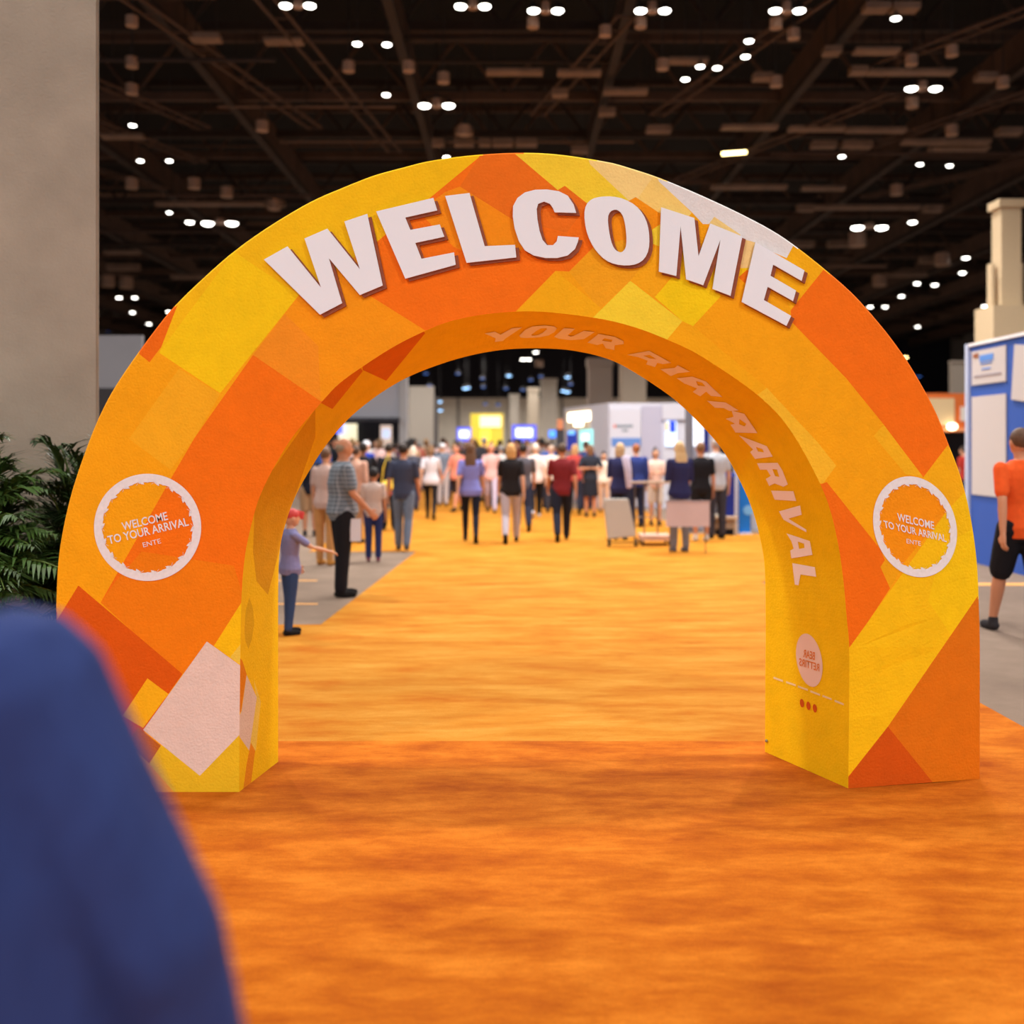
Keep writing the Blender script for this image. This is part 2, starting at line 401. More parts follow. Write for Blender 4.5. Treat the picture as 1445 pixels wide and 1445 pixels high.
# lettering on the inner lining
TAN = mat('lining_lettering', (255,240,232), .7)
SL = [
 (cK([(115,200),(185,188),(222,208),(300,165),(370,158),(255,235),(240,250),(185,257),(190,232)]), None),
 (cK([(350,215),(390,175),(440,152),(520,145),(590,152),(607,165),(590,190),(550,212),(490,225),(400,230),(360,228)]), cK([(430,210),(470,180),(500,165),(535,163),(540,170),(510,195),(480,210),(440,215)])),
 (cK([(655,163),(730,168),(680,212),(700,220),(720,216),(790,182),(865,190),(790,238),(700,245),(620,235),(588,222)]), None),
 (cK([(890,203),(1000,222),(1060,252),(1062,272),(1000,280),(998,313),(940,300),(920,268),(880,278),(815,262)]), cK([(930,232),(985,243),(978,258),(912,248)])),
 (cK([(1085,345),(1235,318),(1385,400),(1330,408),(1290,400),(1275,428),(1215,410),(1225,385),(1165,362)]), cK([(1195,350),(1238,345),(1285,375),(1235,368)])),
 (cL([(205,132),(268,165),(205,172),(170,187),(117,152),(190,145)]), None),
 (cL([(200,198),(280,190),(350,215),(385,250),(432,293),(375,288),(350,266),(320,290),(282,268),(303,250),(262,233),(240,225)]), cL([(298,212),(330,220),(347,240),(308,235)])),
 (cL([(355,313),(450,322),(515,362),(470,365),(440,350),(395,348)]), None),
 (cL([(480,363),(545,380),(612,478),(500,475),(475,435),(498,430),(450,405),(490,395)]), cL([(520,406),(555,430),(547,444),(518,432)])),
 (cL([(518,490),(660,545),(690,598),(600,610),(575,575),(590,562)]), cL([(604,548),(638,560),(645,577),(615,572)])),
 (cL([(610,632),(715,630),(740,670),(767,740),(745,752),(700,735),(672,748),(655,712),(680,697),(660,665),(625,665)]), cL([(688,662),(712,664),(724,702),(703,698)])),
 (cL([(682,772),(795,775),(810,825),(700,818)]), None),
 (cL([(722,878),(830,848),(838,895),(770,915),(862,972),(862,985),(745,920)]), None),
 (cL([(760,990),(880,1030),(893,1100),(785,1118),(780,1078),(797,1068),(785,1030)]), cL([(818,1032),(850,1043),(852,1065),(825,1070)])),
 (cL([(790,1142),(905,1163),(912,1212),(832,1200),(822,1255),(803,1252)]), None)]
for poly, hole in SL:
    obj('printed_letter', glyph(poly, hole, lambda x, y, o: sofmap(x, y, o), -1, .003), TAN, arch)
# badge, dashes and dots on the right foot of the lining
def cM(x, y): return (1070+x*.10378, 880+y*.10378)
bd = []
for i in range(40):
    a = 2*PI*i/40; bd.append(cM(700+math.cos(a)*178-math.sin(a)*28, 513+math.cos(a)*45-math.sin(a)*360))
badge = obj('round_badge', glyph(bd, None, sofmap, -1, .003), mat('badge_pink', (240,205,185), .7), arch)
for a, b in (((215,750),(340,795)),((385,810),(515,855)),((545,870),(680,917)),((715,935),(845,985)),((880,998),(1005,1045)),((1045,1065),(1170,1115))):
    q = [cM(a[0], a[1]-13), cM(b[0], b[1]-13), cM(b[0], b[1]+13), cM(a[0], a[1]+13)]
    obj('dash', glyph(q, None, sofmap, -1, .003), mat('dash_cream', (245,215,165), .7), arch)
for cx, cy in ((600,1097),(688,1133),(775,1167)):
    q = [cM(cx+28*math.cos(2*PI*i/16)+6*math.sin(2*PI*i/16), cy+58*math.sin(2*PI*i/16)) for i in range(16)]
    obj('dot', glyph(q, None, sofmap, -1, .003), mat('dot_orange', (215,88,12), .7), arch)
def text(s, o0, u, v, fmap, off, m, name, parent, bold=.02, mirror=False, label=None, spacing=1.0):
    """write s so that its box starts at photo point o0 and spans vectors u (advance) and v (height)"""
    cu = bpy.data.curves.new('t', 'FONT'); cu.body = s; cu.offset = bold; cu.resolution_u = 3; cu.space_character = spacing
    t = bpy.data.objects.new('t', cu); C.objects.link(t)
    bpy.context.view_layer.update()
    dg = bpy.context.evaluated_depsgraph_get(); me = bpy.data.meshes.new_from_object(t.evaluated_get(dg))
    bpy.data.objects.remove(t); bpy.data.curves.remove(cu)
    xs = [w.co.x for w in me.vertices]; ys = [w.co.y for w in me.vertices]
    x0, x1, y0, y1 = min(xs), max(xs), min(ys), max(ys)
    for w in me.vertices:
        a = (w.co.x-x0)/(x1-x0); b = (w.co.y-y0)/(y1-y0)
        if mirror: a = 1-a
        w.co = fmap(o0[0]+u[0]*a+v[0]*b, o0[1]+u[1]*a+v[1]*b, off)
    me.materials.append(m); o = bpy.data.objects.new(name, me); C.objects.link(o)
    o.parent = parent
    o.matrix_parent_inverse = Matrix.Translation(parent_loc(parent)).inverted() if parent.parent is None else Matrix()
    if label: o['label'] = label
    return o
OT = mat('badge_text', (226,130,60), .7)
text('BEAR', cM(620,470), (16.5,4.4), (0,-11.2), sofmap, .0045, OT, 'badge_lettering', arch, .02, True)
text('RETTIRS', cM(565,585), (28.6,8.6), (0,-10.8), sofmap, .0045, OT, 'badge_lettering', arch, .02, True)
# ring emblems with the small welcome
CRM = mat('ring_cream', (238,232,232), .6, noise=.05, nscale=60)
def emblem(c, ax, ay, lines):
    def q(a, r): return (c[0]+ax[0]*r*math.cos(a)+ay[0]*r*math.sin(a), c[1]+ax[1]*r*math.cos(a)+ay[1]*r*math.sin(a))
    n = 144; bm = bmesh.new(); A = []; B = []
    for i in range(n):
        a = 2*PI*i/n; A.append(bm.verts.new(ff(*q(a, 1), .003)))
        B.append(bm.verts.new(ff(*q(a, .868-.022*abs(math.sin(a*9+.3))-.012*abs(math.sin(a*27))), .003)))
    for i in range(n): bm.faces.new((A[i], A[(i+1) % n], B[(i+1) % n], B[i]))
    for k in range(18):                     # little leaf sprigs on the inside of the ring
        a0 = 2*PI*k/18
        for s, r0, r1 in ((-1,.865,.80),(1,.865,.80),(0,.89,.84)):
            da = s*.085
            pts = [q(a0+da*.1, r0), q(a0+da*.6+.03, (r0+r1)/2+.016), q(a0+da*1.15, r1), q(a0+da*.6-.03, (r0+r1)/2-.016)]
            if s == 0: pts = [q(a0-.03, .855), q(a0, .875), q(a0+.03, .855), q(a0, .82)]
            bm.faces.new([bm.verts.new(ff(*p, .0035)) for p in pts])
    ring = obj('emblem_ring', bm, CRM, arch)
    for s, o0, u, v, b in lines: text(s, o0, u, v, ff, .003, CRM, 'emblem_lettering', arch, b)
def cN(x, y): return (130+x*.11765, 660+y*.11765)
def cO(x, y): return (1225+x*.11073, 665+y*.11073)
emblem((208.6,745.9), (75.6,0), (0,75.6), [
  ('WELCOME', cN(372,772), (64,-15.5), (-2.6,-11.6), .016),
  ('TO YOUR ARRIVAL', cN(206,934), (113,-26.5), (-3,-11.6), .016),
  ('ENTE', cN(618,970), (25,-6), (-1.5,-6.5), .0)])
emblem((1290.9,745), (59,4), (5,71), [
  ('WELCOME', cO(372,648), (52,12.5), (-.8,-11.5), .016),
  ('TO YOUR ARRIVAL', cO(205,735), (88,20.5), (-1.6,-10.6), .016),
  ('ENTE', cO(487,930), (20,4), (0,-6.2), .0)])
for x in (1086.5,):
    bm = bmesh.new(); q = sofmap(1083, 1047, .006); ball(bm, q, (.008,.008,.008)); obj('screw_cap', bm, mat('steel', (170,170,170), .3, metal=1), arch)

# ================================================================== FLOOR
def floor_mat(name, c1, c2, c3, stretch, scale, rot=0, fine=.12):
    m = bpy.data.materials.new(name); m.use_nodes = True
    nt = m.node_tree; b = nt.nodes['Principled BSDF']; L = nt.links
    tc = nt.nodes.new('ShaderNodeTexCoord'); mp = nt.nodes.new('ShaderNodeMapping'); mp.inputs['Scale'].default_value = stretch
    mp.inputs['Rotation'].default_value = (0, 0, rot)
    L.new(tc.outputs['Object'], mp.inputs['Vector'])
    n = nt.nodes.new('ShaderNodeTexNoise'); n.inputs['Scale'].default_value = scale; n.inputs['Detail'].default_value = 8; n.inputs['Roughness'].default_value = .72
    n.inputs['Distortion'].default_value = .15
    L.new(mp.outputs['Vector'], n.inputs['Vector'])
    cr = nt.nodes.new('ShaderNodeValToRGB'); e = cr.color_ramp.elements
    e[0].position = .33; e[0].color = (*lin(c1), 1); e[1].position = .68; e[1].color = (*lin(c3), 1)
    k = cr.color_ramp.elements.new(.5); k.color = (*lin(c2), 1)
    L.new(n.outputs['Fac'], cr.inputs['Fac'])
    n2 = nt.nodes.new('ShaderNodeTexNoise'); n2.inputs['Scale'].default_value = 220; n2.inputs['Detail'].default_value = 3
    L.new(tc.outputs['Object'], n2.inputs['Vector'])
    r = nt.nodes.new('ShaderNodeMapRange'); r.inputs['From Min'].default_value = .3; r.inputs['From Max'].default_value = .7
    r.inputs['To Min'].default_value = 1-fine; r.inputs['To Max'].default_value = 1+fine
    L.new(n2.outputs['Fac'], r.inputs['Value'])
    v = nt.nodes.new('ShaderNodeVectorMath'); v.operation = 'SCALE'
    L.new(cr.outputs['Color'], v.inputs[0]); L.new(r.outputs['Result'], v.inputs['Scale']); L.new(v.outputs['Vector'], b.inputs['Base Color'])
    bp = nt.nodes.new('ShaderNodeBump'); bp.inputs['Strength'].default_value = .4; bp.inputs['Distance'].default_value = .01
    L.new(n2.outputs['Fac'], bp.inputs['Height']); L.new(bp.outputs['Normal'], b.inputs['Normal'])
    b.inputs['Roughness'].default_value = .95; b.inputs['Specular IOR Level'].default_value = .1
    return m
conc = floor_mat('concrete_floor', (122,103,90), (134,114,99), (146,126,111), (1,1,1), .6, fine=.05)
struct(obj('floor', bx(-32, 36, -22, 88, -.2, 0), conc))
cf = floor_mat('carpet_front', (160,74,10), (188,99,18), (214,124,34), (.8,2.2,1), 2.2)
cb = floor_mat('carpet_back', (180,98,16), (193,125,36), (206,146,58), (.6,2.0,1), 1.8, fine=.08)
TONE_STEP = 5.66  # carpet is darker before this depth, lighter and yellower beyond
EDGE_R = 2.97
def poly_slab(pts, z0, z1):
    bm = bmesh.new(); a = [bm.verts.new((x, y, z0)) for x, y in pts]; b = [bm.verts.new((x, y, z1)) for x, y in pts]
    bm.faces.new(a[::-1]); bm.faces.new(b)
    for i in range(len(pts)): bm.faces.new((a[i], a[(i+1) % len(pts)], b[(i+1) % len(pts)], b[i]))
    return bm
tag(obj('orange_carpet', poly_slab([(-6,-4),(EDGE_R,-4),(EDGE_R,7.4),(2.3,7.4),(2.3,TONE_STEP),(-6,TONE_STEP)], 0, .006), cf), 'darker orange brushed carpet in the foreground, under the front of the arch', 'carpet')
def poly_slab(pts, z0, z1):
    bm = bmesh.new(); a = [bm.verts.new((x, y, z0)) for x, y in pts]; b = [bm.verts.new((x, y, z1)) for x, y in pts]
    bm.faces.new(a[::-1]); bm.faces.new(b)
    for i in range(len(pts)): bm.faces.new((a[i], a[(i+1) % len(pts)], b[(i+1) % len(pts)], b[i]))
    return bm
tag(obj('orange_carpet', poly_slab([(-2.4,TONE_STEP),(2.3,TONE_STEP),(2.3,7.4),(EDGE_R,7.4),(EDGE_R,12.2),(4.7,12.2),(4.7,15.7),(5.2,15.7),(5.2,18.7),(3.25,18.7),(3.25,25.8),(1.3,25.8),(1.3,46),(-3.1,46),(-3.1,15.6),(-1.46,15.6),(-1.74,9.31),(-2.4,9.31)], 0, .006), cb), 'bright yellow-orange carpet running down the aisle beyond the arch', 'carpet')
tape = mat('floor_tape', (240,170,90), .8)
for x0, x1, y, g in ((-3.0, -2.0, 10.5, 1), (-3.3, -2.35, 12.3, 1)):
    tag(obj('floor_tape', bx(x0, x1, y, y+.06, 0, .003), tape), 'thin orange tape line on the grey concrete floor left of the aisle' , 'tape', 'orange tape lines on the concrete')
tag(obj('floor_tape', bx(5.0, 7.5, 11.9, 12.1, 0, .003), tape), 'orange tape line on the grey floor behind the man in the orange shirt', 'tape')

# ================================================================== HALL SHELL
black = mat('ceiling_black', (22,18,17), .9)
struct(obj('ceiling', bx(-32, 36, -22, 88, 12.6, 12.8), black))
beige = mat('wall_beige', (218,206,188), .8, noise=.06, nscale=1.5)
dark = mat('wall_dark', (30,30,38), .9)
struct(obj('wall_back', bx(-32, 36, 84, 84.3, 0, 5.4), beige))
struct(obj('wall_back', bx(-32, 36, 84, 84.3, 5.4, 12.6), dark))
struct(obj('wall_left', bx(-32.3, -32, -22, 84, 0, 12.6), mat('wall_grey', (130,126,122), .85, noise=.05, nscale=.7)))
struct(obj('wall_right', bx(36, 36.3, -22, 84, 0, 12.6), MATS['wall_grey']))
for k, x in enumerate((-21.5,-17.2,-12.9,-8.6,-4.4,-.2,4.1)):
    struct(obj('trim_%d' % (k+1), bx(x-.1, x+.1, 83.8, 84, 0, 5.4), mat('trim_grey', (140,132,124), .8)))

# near concrete column
colm = mat('column_concrete', (162,150,134), .9, noise=.1, nscale=2.4, bump=.25, bscale=60)
bm = poly_slab([(-3.025,7.5),(-3.43,8.5),(-5.1,7.83),(-4.7,6.82)], 0, 12.6)
bmesh.ops.bevel(bm, geom=[e for e in bm.edges if abs((e.verts[0].co-e.verts[1].co).z) > 5], offset=.02, segments=2, affect='EDGES')
struct(obj('column_left', bm, colm))
# far columns
cg = mat('far_column', (172,162,150), .9, noise=.08, nscale=1)
def col(px0, px1, pytop, d, m, n, label):
    a = P(px0, pytop, d); b = P(px1, pytop, d); w = b.x-a.x
    t = thing('column', label, 'column', ((a.x+b.x)/2, d+w/2, 0))
    obj('shaft', bx(a.x, b.x, d, d+w, 0, a.z), m, t)
    obj('base', bx(a.x-.06, b.x+.06, d-.06, d+w+.06, 0, .25), m, t)
    obj('capital', bx(a.x-.04, b.x+.04, d-.04, d+w+.04, a.z-.25, a.z), m, t)
col(764,786,534,62,cg,1,'tall grey concrete column behind the crowd, second to the left of the white booth')
col(745,760,547,66,mat('far_column_tan', (196,180,160), .9),2,'tan concrete column standing just left of a taller grey one')
col(719,732,556,70,cg,3,'slim pale column far back above the wide blue screen')
col(831,864,505,34,mat('far_column_b', (168,154,142), .9),4,'wide grey column rising behind the left corner of the white booth')
col(877,912,500,32,mat('far_column_c', (186,168,148), .9),5,'wide tan column rising behind the middle of the white booth')
def col_r():
    t = thing('column', 'cream square column at the right edge above the blue booth wall', 'column', (P(1427,400,20).x, 20.3, 0))
    m = mat('cream_column', (196,172,138), .85, noise=.05)
    a = P(1413,292,20); b = P(1441,292,20)
    obj('shaft', bx(a.x, b.x, 20, 20.4, 0, a.z), m, t)
    z = P(1400,432,20).z
    obj('base', bx(P(1395,0,20).x, b.x+.7, 19.8, 20.6, 0, z), m, t)
    obj('capital', bx(a.x-.06, b.x+.06, 19.95, 20.45, a.z, a.z+.15), m, t)
    for x in (1405, 1446): obj('rib', bx(P(x,0,20).x-.03, P(x,0,20).x+.03, 20.1, 20.3, z, P(0,370,20).z), m, t)
col_r()

# ================================================================== ROOF STEEL, DUCTS, LAMPS
steelb = mat('roof_steel', (48,38,34), .8, noise=.2, nscale=2)
steelc = mat('roof_steel_brown', (74,56,47), .8, noise=.2, nscale=2)
def truss(y, z, m):
    t = thing('roof_truss', 'dark steel roof truss spanning the hall under the black ceiling', 'truss', (0, y, z), 'roof trusses across the hall')
    b = bmesh.new(); box(b, -31, 35, y-.07, y+.07, z-.1, z+.1); obj('bottom_chord', b, m, t)
    b = bmesh.new(); box(b, -31, 35, y-.07, y+.07, z+1.3, z+1.5); obj('top_chord', b, m, t)
    b = bmesh.new(); x = -31
    while x < 34:
        bar(b, (x, y, z), (x+1.1, y, z+1.4), .05, 5); bar(b, (x+1.1, y, z+1.4), (x+2.2, y, z), .05, 5); x += 2.2
    obj('web', b, m, t)
y = 15.0; i = 0
while y < 82:
    truss(y, 9.9+.25*(i % 3), steelc if i % 2 else steelb); y += 2.6+.9*(i % 2)+y*.012; i += 1
for k in range(15):
    x = -28+k*4.3
    t = thing('roof_girder', 'dark steel girder running down the length of the roof', 'girder', (x, 48, 9.3), 'long girders under the roof')
    b = bmesh.new(); box(b, x-.09, x+.09, 12, 83, 9.45, 9.62); obj('lower_flange', b, steelb, t)
    b = bmesh.new(); box(b, x-.04, x+.04, 12, 83, 9.62, 10.3); obj('web', b, steelc, t)
random.seed(11)
for k in range(46):
    y = 15.5+60*(k/46)**1.3; x = random.uniform(-.5, .45)*y; L = random.uniform(.12, .35)*y; z = random.uniform(9.0, 10.6)
    t = thing('roof_pipe', 'thin brown pipe run hanging across the dark roof space', 'pipe', (x, y, z), 'pipe runs under the roof')
    b = bmesh.new(); r = random.choice((.03, .045, .07)); bar(b, (x-L/2, y, z), (x+L/2, y, z), r, 8)
    obj('pipe', b, random.choice((steelc, steelb, mat('pipe_brown', (112,88,74), .7))), t)
    for u in (-.4, 0, .4):
        b = bmesh.new(); bar(b, (x+L*u, y, z+r), (x+L*u, y, 11.4), .012, 4); obj('hanger', b, steelb, t)
# slanting catwalk / cable tray bundles
for x0, y0, x1, y1 in ((-10,18,-7.5,25),(-12,17,-9.5,22),(-10.5,22,-8.5,28),(-13.5,24,-10.5,31),(-4.2,17,-3.1,27),(-6.5,17,-4.8,25),(5.6,16,3.4,24),(8.2,22,4.8,30),(13,18,9,27),(16,24,11,32),(2,18,.6,24),(10,16,7.4,21)):
    t = thing('cable_tray', 'narrow cable tray slanting across the dark roof space', 'cable tray', (x0, y0, 9.1), 'cable trays under the roof')
    a = Vector((x0, y0, 9.15)); b2 = Vector((x1, y1, 9.35)); s = (b2-a).cross(Vector((0,0,1))).normalized()*.16
    for g in (-1, 1):
        b = bmesh.new(); bar(b, a+s*g, b2+s*g, .035); obj('side_rail', b, steelc, t)
    for q in range(10):
        b = bmesh.new(); bar(b, a.lerp(b2, q/9)-s, a.lerp(b2, q/9)+s, .02, 4); obj('rung', b, steelc, t)
random.seed(3)
DUCT = mat('duct_brown', (118,96,82), .7, noise=.2, nscale=3)
strips = [(686,766,98),(787,849,99),(852,915,126),(779,802,128),(846,869,155),(609,626,199),(641,668,199),(676,692,199),(695,724,199),(728,758,199),(642,667,183),(807,830,209),(913,948,180),(1020,1099,177),(1115,1195,179),(1197,1281,181),(1411,1445,183),(1147,1182,202),(1190,1232,202),(1315,1398,207),(1005,1112,262),(1133,1194,264),(1165,1189,68),(1209,1272,68),(1203,1226,96),(1228,1350,98),(1223,1258,6),(1262,1300,6),(1127,1150,292),(1306,1331,293),(1150,1300,291),(266,308,49),(371,425,54),(218,375,286),(373,400,286),(140,200,190),(145,195,355),(945,1000,82),(1110,1150,343),(1170,1200,343),(1276,1400,198),(1065,1092,105),(1382,1410,105),(150,195,376),(240,300,390),(1300,1330,366),(1250,1310,387)]
for x0, x1, y in strips:
    d = min(F*7.55/(HZ-y), 70); a = P(x0, y, d); b = P(x1, y, d); h = .036 if x1-x0 > 45 else .065
    t = thing('roof_duct', 'brown metal duct section hanging in the dark roof space', 'duct', ((a.x+b.x)/2, d, a.z), 'brown ducts under the roof')
    h = h*d/22
    obj('casing', bx(a.x, b.x, d, d+.3, a.z-h, a.z+h), DUCT, t)
    for u in (.15, .85):
        bb = bmesh.new(); bar(bb, (a.x+(b.x-a.x)*u, d+.15, a.z+h), (a.x+(b.x-a.x)*u, d+.15, 11), .012, 4)
        obj('hanger', bb, steelb, t)
WL = mat('lamp_glow_white', (255,250,240), emit=11)
BL = mat('lamp_glow_blue', (60,105,190), emit=1.3)
BLb = mat('lamp_glow_iceblue', (150,200,250), emit=5)
YL = mat('lamp_glow_yellow', (255,225,150), emit=10)
HS = mat('lamp_housing', (150,122,104), .5)
HSD = mat('lamp_housing_dark', (40,36,34), .5)
def lamp_head(bm, c, r, h):
    n = 14; c = Vector(c)
    loft(bm, [(c, Vector((r,0,0)), Vector((0,r,0))), (c+Vector((0,0,h*.5)), Vector((r*.85,0,0)), Vector((0,r*.85,0))), (c+Vector((0,0,h)), Vector((r*.35,0,0)), Vector((0,r*.35,0)))], n)
NL = [0]
def light(c, power, colr=(1,.975,.94), r=.15, ang=150):
    ld = bpy.data.lights.new('lamp_light', 'SPOT'); ld.energy = power*.44; ld.color = colr; ld.shadow_soft_size = r; ld.spot_size = math.radians(ang); ld.spot_blend = .6
    o = bpy.data.objects.new('lamp_light', ld); C.objects.link(o); o.location = c; return o
def ceiling_lamp(c, r, glow, label, group, power=0, top=11.2):
    c = Vector(c)
    t = thing('ceiling_lamp', label, 'lamp', c, group)
    b = bmesh.new(); lamp_head(b, c, r, r*1.1); obj('housing', b, HSD, t)
    b = bmesh.new(); ball(b, c, (r*.9, r*.9, r*.32), 14, 6); obj('lens', b, glow, t)
    b = bmesh.new(); bar(b, c+Vector((0,0,r)), (c.x, c.y, max(top, c.z+.5)), .012, 4); obj('hanging_rod', b, HSD, t)
    if power:
        o = light(c-Vector((0,0,r*.34+.16)), power); o.parent = t; o.matrix_parent_inverse = Matrix.Translation(c).inverted(); o.name = 'bulb'
def dim_lamp(c, r):
    c = Vector(c)
    t = thing('ceiling_floodlight', 'unlit tan floodlight can hanging in the roof space', 'lamp', c, 'unlit floodlights under the roof')
    b = bmesh.new(); bar(b, c-Vector((0,0,r*.8)), c+Vector((0,0,r*.8)), r, 12); obj('can', b, HS, t)
    b = bmesh.new(); bar(b, c+Vector((0,0,r*.7)), (c.x, c.y, 11), .015, 4); obj('hanging_rod', b, HSD, t)
WLAB = 'round white lamp glowing high in the dark roof structure'
def z_at(y, dmax=76): return min(F*7.35/(HZ-y), dmax)
bright = [(504,62),(546,63),(198,227),(239,227),(187,177),(545,134),(239,300),(168,420),(190,420),(187,441),(210,457),(196,488),(238,440),(988,94),(1012,96),(967,112),(630,222),(1264,26),(1057,58),(1052,80),(1188,221),(1298,232),(1340,234),(1363,364),(1358,385),(1294,400),(1319,402),(1272,418),(1228,433),(1249,433),(1389,432),(1295,461)]
for x, y in bright:
    d = z_at(y); ceiling_lamp(P(x, y, d), .09 if d < 40 else .15, WL, WLAB, 'round white roof lamps', 900 if y < 250 else 0)
# twin lamps with a dim middle can
for x, y in ((420,8),(667,9),(770,15),(921,15),(1111,15),(1303,125),(1227,321),(310,315),(616,149)):
    d = z_at(y); c = P(x, y, d); s = 17/F*d
    t = thing('lamp_cluster', 'pair of glowing white lamps either side of a dim can on one bar', 'lamp', c, 'twin lamp clusters under the roof')
    for sx in (-1, 1):
        q = c+Vector((sx*s, 0, 0)); b = bmesh.new(); lamp_head(b, q, .115*d/19, .13); h = obj('lamp_head', b, HSD, t)
        b = bmesh.new(); ball(b, q, (.11*d/19, .11*d/19, .045*d/19), 14, 6); l = obj('lens', b, WL, t)
    b = bmesh.new(); bar(b, c+Vector((0,.05,-.02)), c+Vector((0,.05,.16)), .09*d/19, 12); obj('can', b, HS, t)
    b = bmesh.new(); bar(b, c+Vector((-s,.02,.2)), c+Vector((s,.02,.2)), .02, 5); bar(b, c+Vector((0,.02,.15)), (c.x, c.y+.02, 11), .02, 5); obj('mounting_bar', b, HSD, t)
    if y < 250:
        o = light(c-Vector((0,0,.25)), 1500); o.parent = t; o.matrix_parent_inverse = Matrix.Translation(c).inverted(); o.name = 'bulb'
for x, y in ((186,30),(186,88),(186,126),(186,259),(492,94),(274,259),(320,271),(577,94),(387,289),(152,397),(178,399),(854,44),(626,110),(935,91),(752,32),(904,32),(1095,33),(1343,72),(1343,184),(1265,268),(1241,396),(1095,115),(1415,116),(1287,145),(1210,338),(761,513),(370,178),(655,184),(1286,85),(1120,48),(1330,366)):
    d = z_at(y); dim_lamp(P(x, y, d), .12*d/20 if y < 300 else .3)
t = thing('ceiling_lamp', 'short warm yellow strip lamp glowing above the right side of the arch', 'lamp', P(1036,216,26))
a = P(1019,217,26); b_ = P(1053,214.5,26)
b = bmesh.new(); bar(b, a, b_, .045, 8); obj('tube', b, YL, t)
b = bmesh.new(); bar(b, a+Vector((0,0,.06)), b_+Vector((0,0,.06)), .04, 6); bar(b, (a+b_)/2, ((a.x+b_.x)/2, 26, 11), .012, 4); obj('housing', b, HSD, t)
for x, y, br in ((718,530,1),(763,531,0),(801,532,1),(805,542,0),(795,551.5,1),(801,553,1),(681,534,0),(682,546,0),(714,548,0),(738,550,0),(749,536,0),(685,570,0),(703,571,0),(660,547,1),(656,548,1),(606,544,0),(620,566.5,1),(621,579,1),(646,527,0),(601,527,0),(154,467,0),(179,474,0),(189,475,0),(1288,530,0),(1297,531,0),(970,540,0),(985,550,0)):
    ceiling_lamp(P(x, y, 76), .22 if br else .2, BLb if br else BL, 'bluish lamp glowing over the far end of the hall', 'bluish lamps at the far end', 0)
for x, y in ((738,507),(746,507),(756,497)):
    ceiling_lamp(P(x, y, 76), .2, WL, 'white lamp seen just under the crown of the arch', 'white lamps seen through the arch')
ceiling_lamp(P(1277,504,60), .2, YL, 'greenish yellow lamp glowing just right of the arch', None)
# the lamps over the near half of the hall
for yy in (-15,-8,-1,6,12.5):
    for xx in (-13,-4.5,4.5,13):
        ceiling_lamp((xx, yy, 9.2), .22, WL, WLAB, 'round white roof lamps', 2600)
for yy in (34, 44, 54, 64, 74):
    for xx in (-12, -4, 4, 12):
        ceiling_lamp((xx+1.3, yy, 9.0), .15, WL, WLAB, 'round white roof lamps', 2200 if yy < 40 else 5200)
for xx in (-22, 22):
    for yy in (5, 18, 31, 46): ceiling_lamp((xx, yy, 9.2), .22, WL, WLAB, 'round white roof lamps', 2600)

# ================================================================== BOOTHS AND FAR DISPLAYS
wh = mat('booth_white', (196,194,204), .5)
lav = mat('booth_lavender', (172,168,186), .6)
blu = mat('booth_blue', (52,88,172), .6)
navy = mat('booth_navy', (22,40,130), .6)
bbl = mat('banner_blue', (20,120,215), .5)
pnk = mat('panel_pale', (196,188,186), .6)
trimw = mat('booth_trim', (240,240,244), .5)
def world_box(px0, px1, py0, py1, d, th=.05):
    a = P(px0, py0, d); b = P(px1, py1, d); return bx(a.x, b.x, d-th, d, b.z, a.z)
D1 = 26.0
wb = thing('exhibition_booth', 'white exhibition booth with glowing sign and screens behind the crowd', 'booth', (3.3, D1+.5, 0))
zt = P(860,568.5,D1).z
obj('front_wall', bx(P(859,0,D1).x, P(969,0,D1).x, D1, D1+.12, 0, zt), wh, wb)
DL = F*(zt-CH)/(HZ-576)
ang = [Vector((P(859,0,D1).x, D1)), Vector((P(796,0,DL).x, DL))]
bm = poly_slab([(ang[0].x, ang[0].y), (ang[1].x, ang[1].y), (ang[1].x+.1, ang[1].y+.1), (ang[0].x+.1, ang[0].y+.1)], 0, zt); obj('side_wall', bm, wh, wb)
obj('recess_panel', world_box(905,934,573,715,D1,.03), lav, wb)
pp = obj('graphic_panel', world_box(861,904,577,715,D1,.06), wh, wb)
obj('graphic_band', world_box(863,904,618,630,D1-.06,.01), mat('band_blue', (92,128,190), .6), wb)
obj('graphic_lettering', world_box(869,893,599.5,603,D1-.06,.006), mat('logo_grey', (120,130,140), .6), wb)
obj('graphic_lettering', world_box(878,886,606,609,D1-.06,.006), MATS['logo_grey'], wb)
obj('graphic_lettering', world_box(866,869,599,604,D1-.06,.006), mat('logo_red', (220,120,100), .6), wb)
obj('header', world_box(934,969,569,592,D1,.1), wh, wb)
obj('display_screen', world_box(939,954,594,630,D1,.07), mat('screen_ice', (200,225,255), emit=.9), wb)
obj('display_graphic', world_box(945,953,594,610,D1-.07,.01), mat('screen_deepblue', (30,60,200), emit=.7), wb)
obj('display_graphic', world_box(939,944,596,608,D1-.07,.01), mat('screen_sand', (220,195,150), emit=.5), wb)
def onside(u0, u1, py0, py1, off=.04):
    a = ang[0].lerp(ang[1], u0); b = ang[0].lerp(ang[1], u1); n = Vector((-(ang[1]-ang[0]).y, (ang[1]-ang[0]).x)).normalized()
    if n.y > 0: n = -n
    dm = (D1+DL)/2
    z0 = CH-(py1-HZ)/F*dm; z1 = CH-(py0-HZ)/F*dm
    return poly_slab([(a+n*off)[:], (b+n*off)[:], (b)[:], (a)[:]], z0, z1)
obj('sand_panel', onside(.38,.95,577,640,.02), mat('sand', (225,208,180), .6), wb)
obj('glowing_sign', onside(.38,.87,581,594), mat('sign_glow', (255,246,220), emit=4), wb)
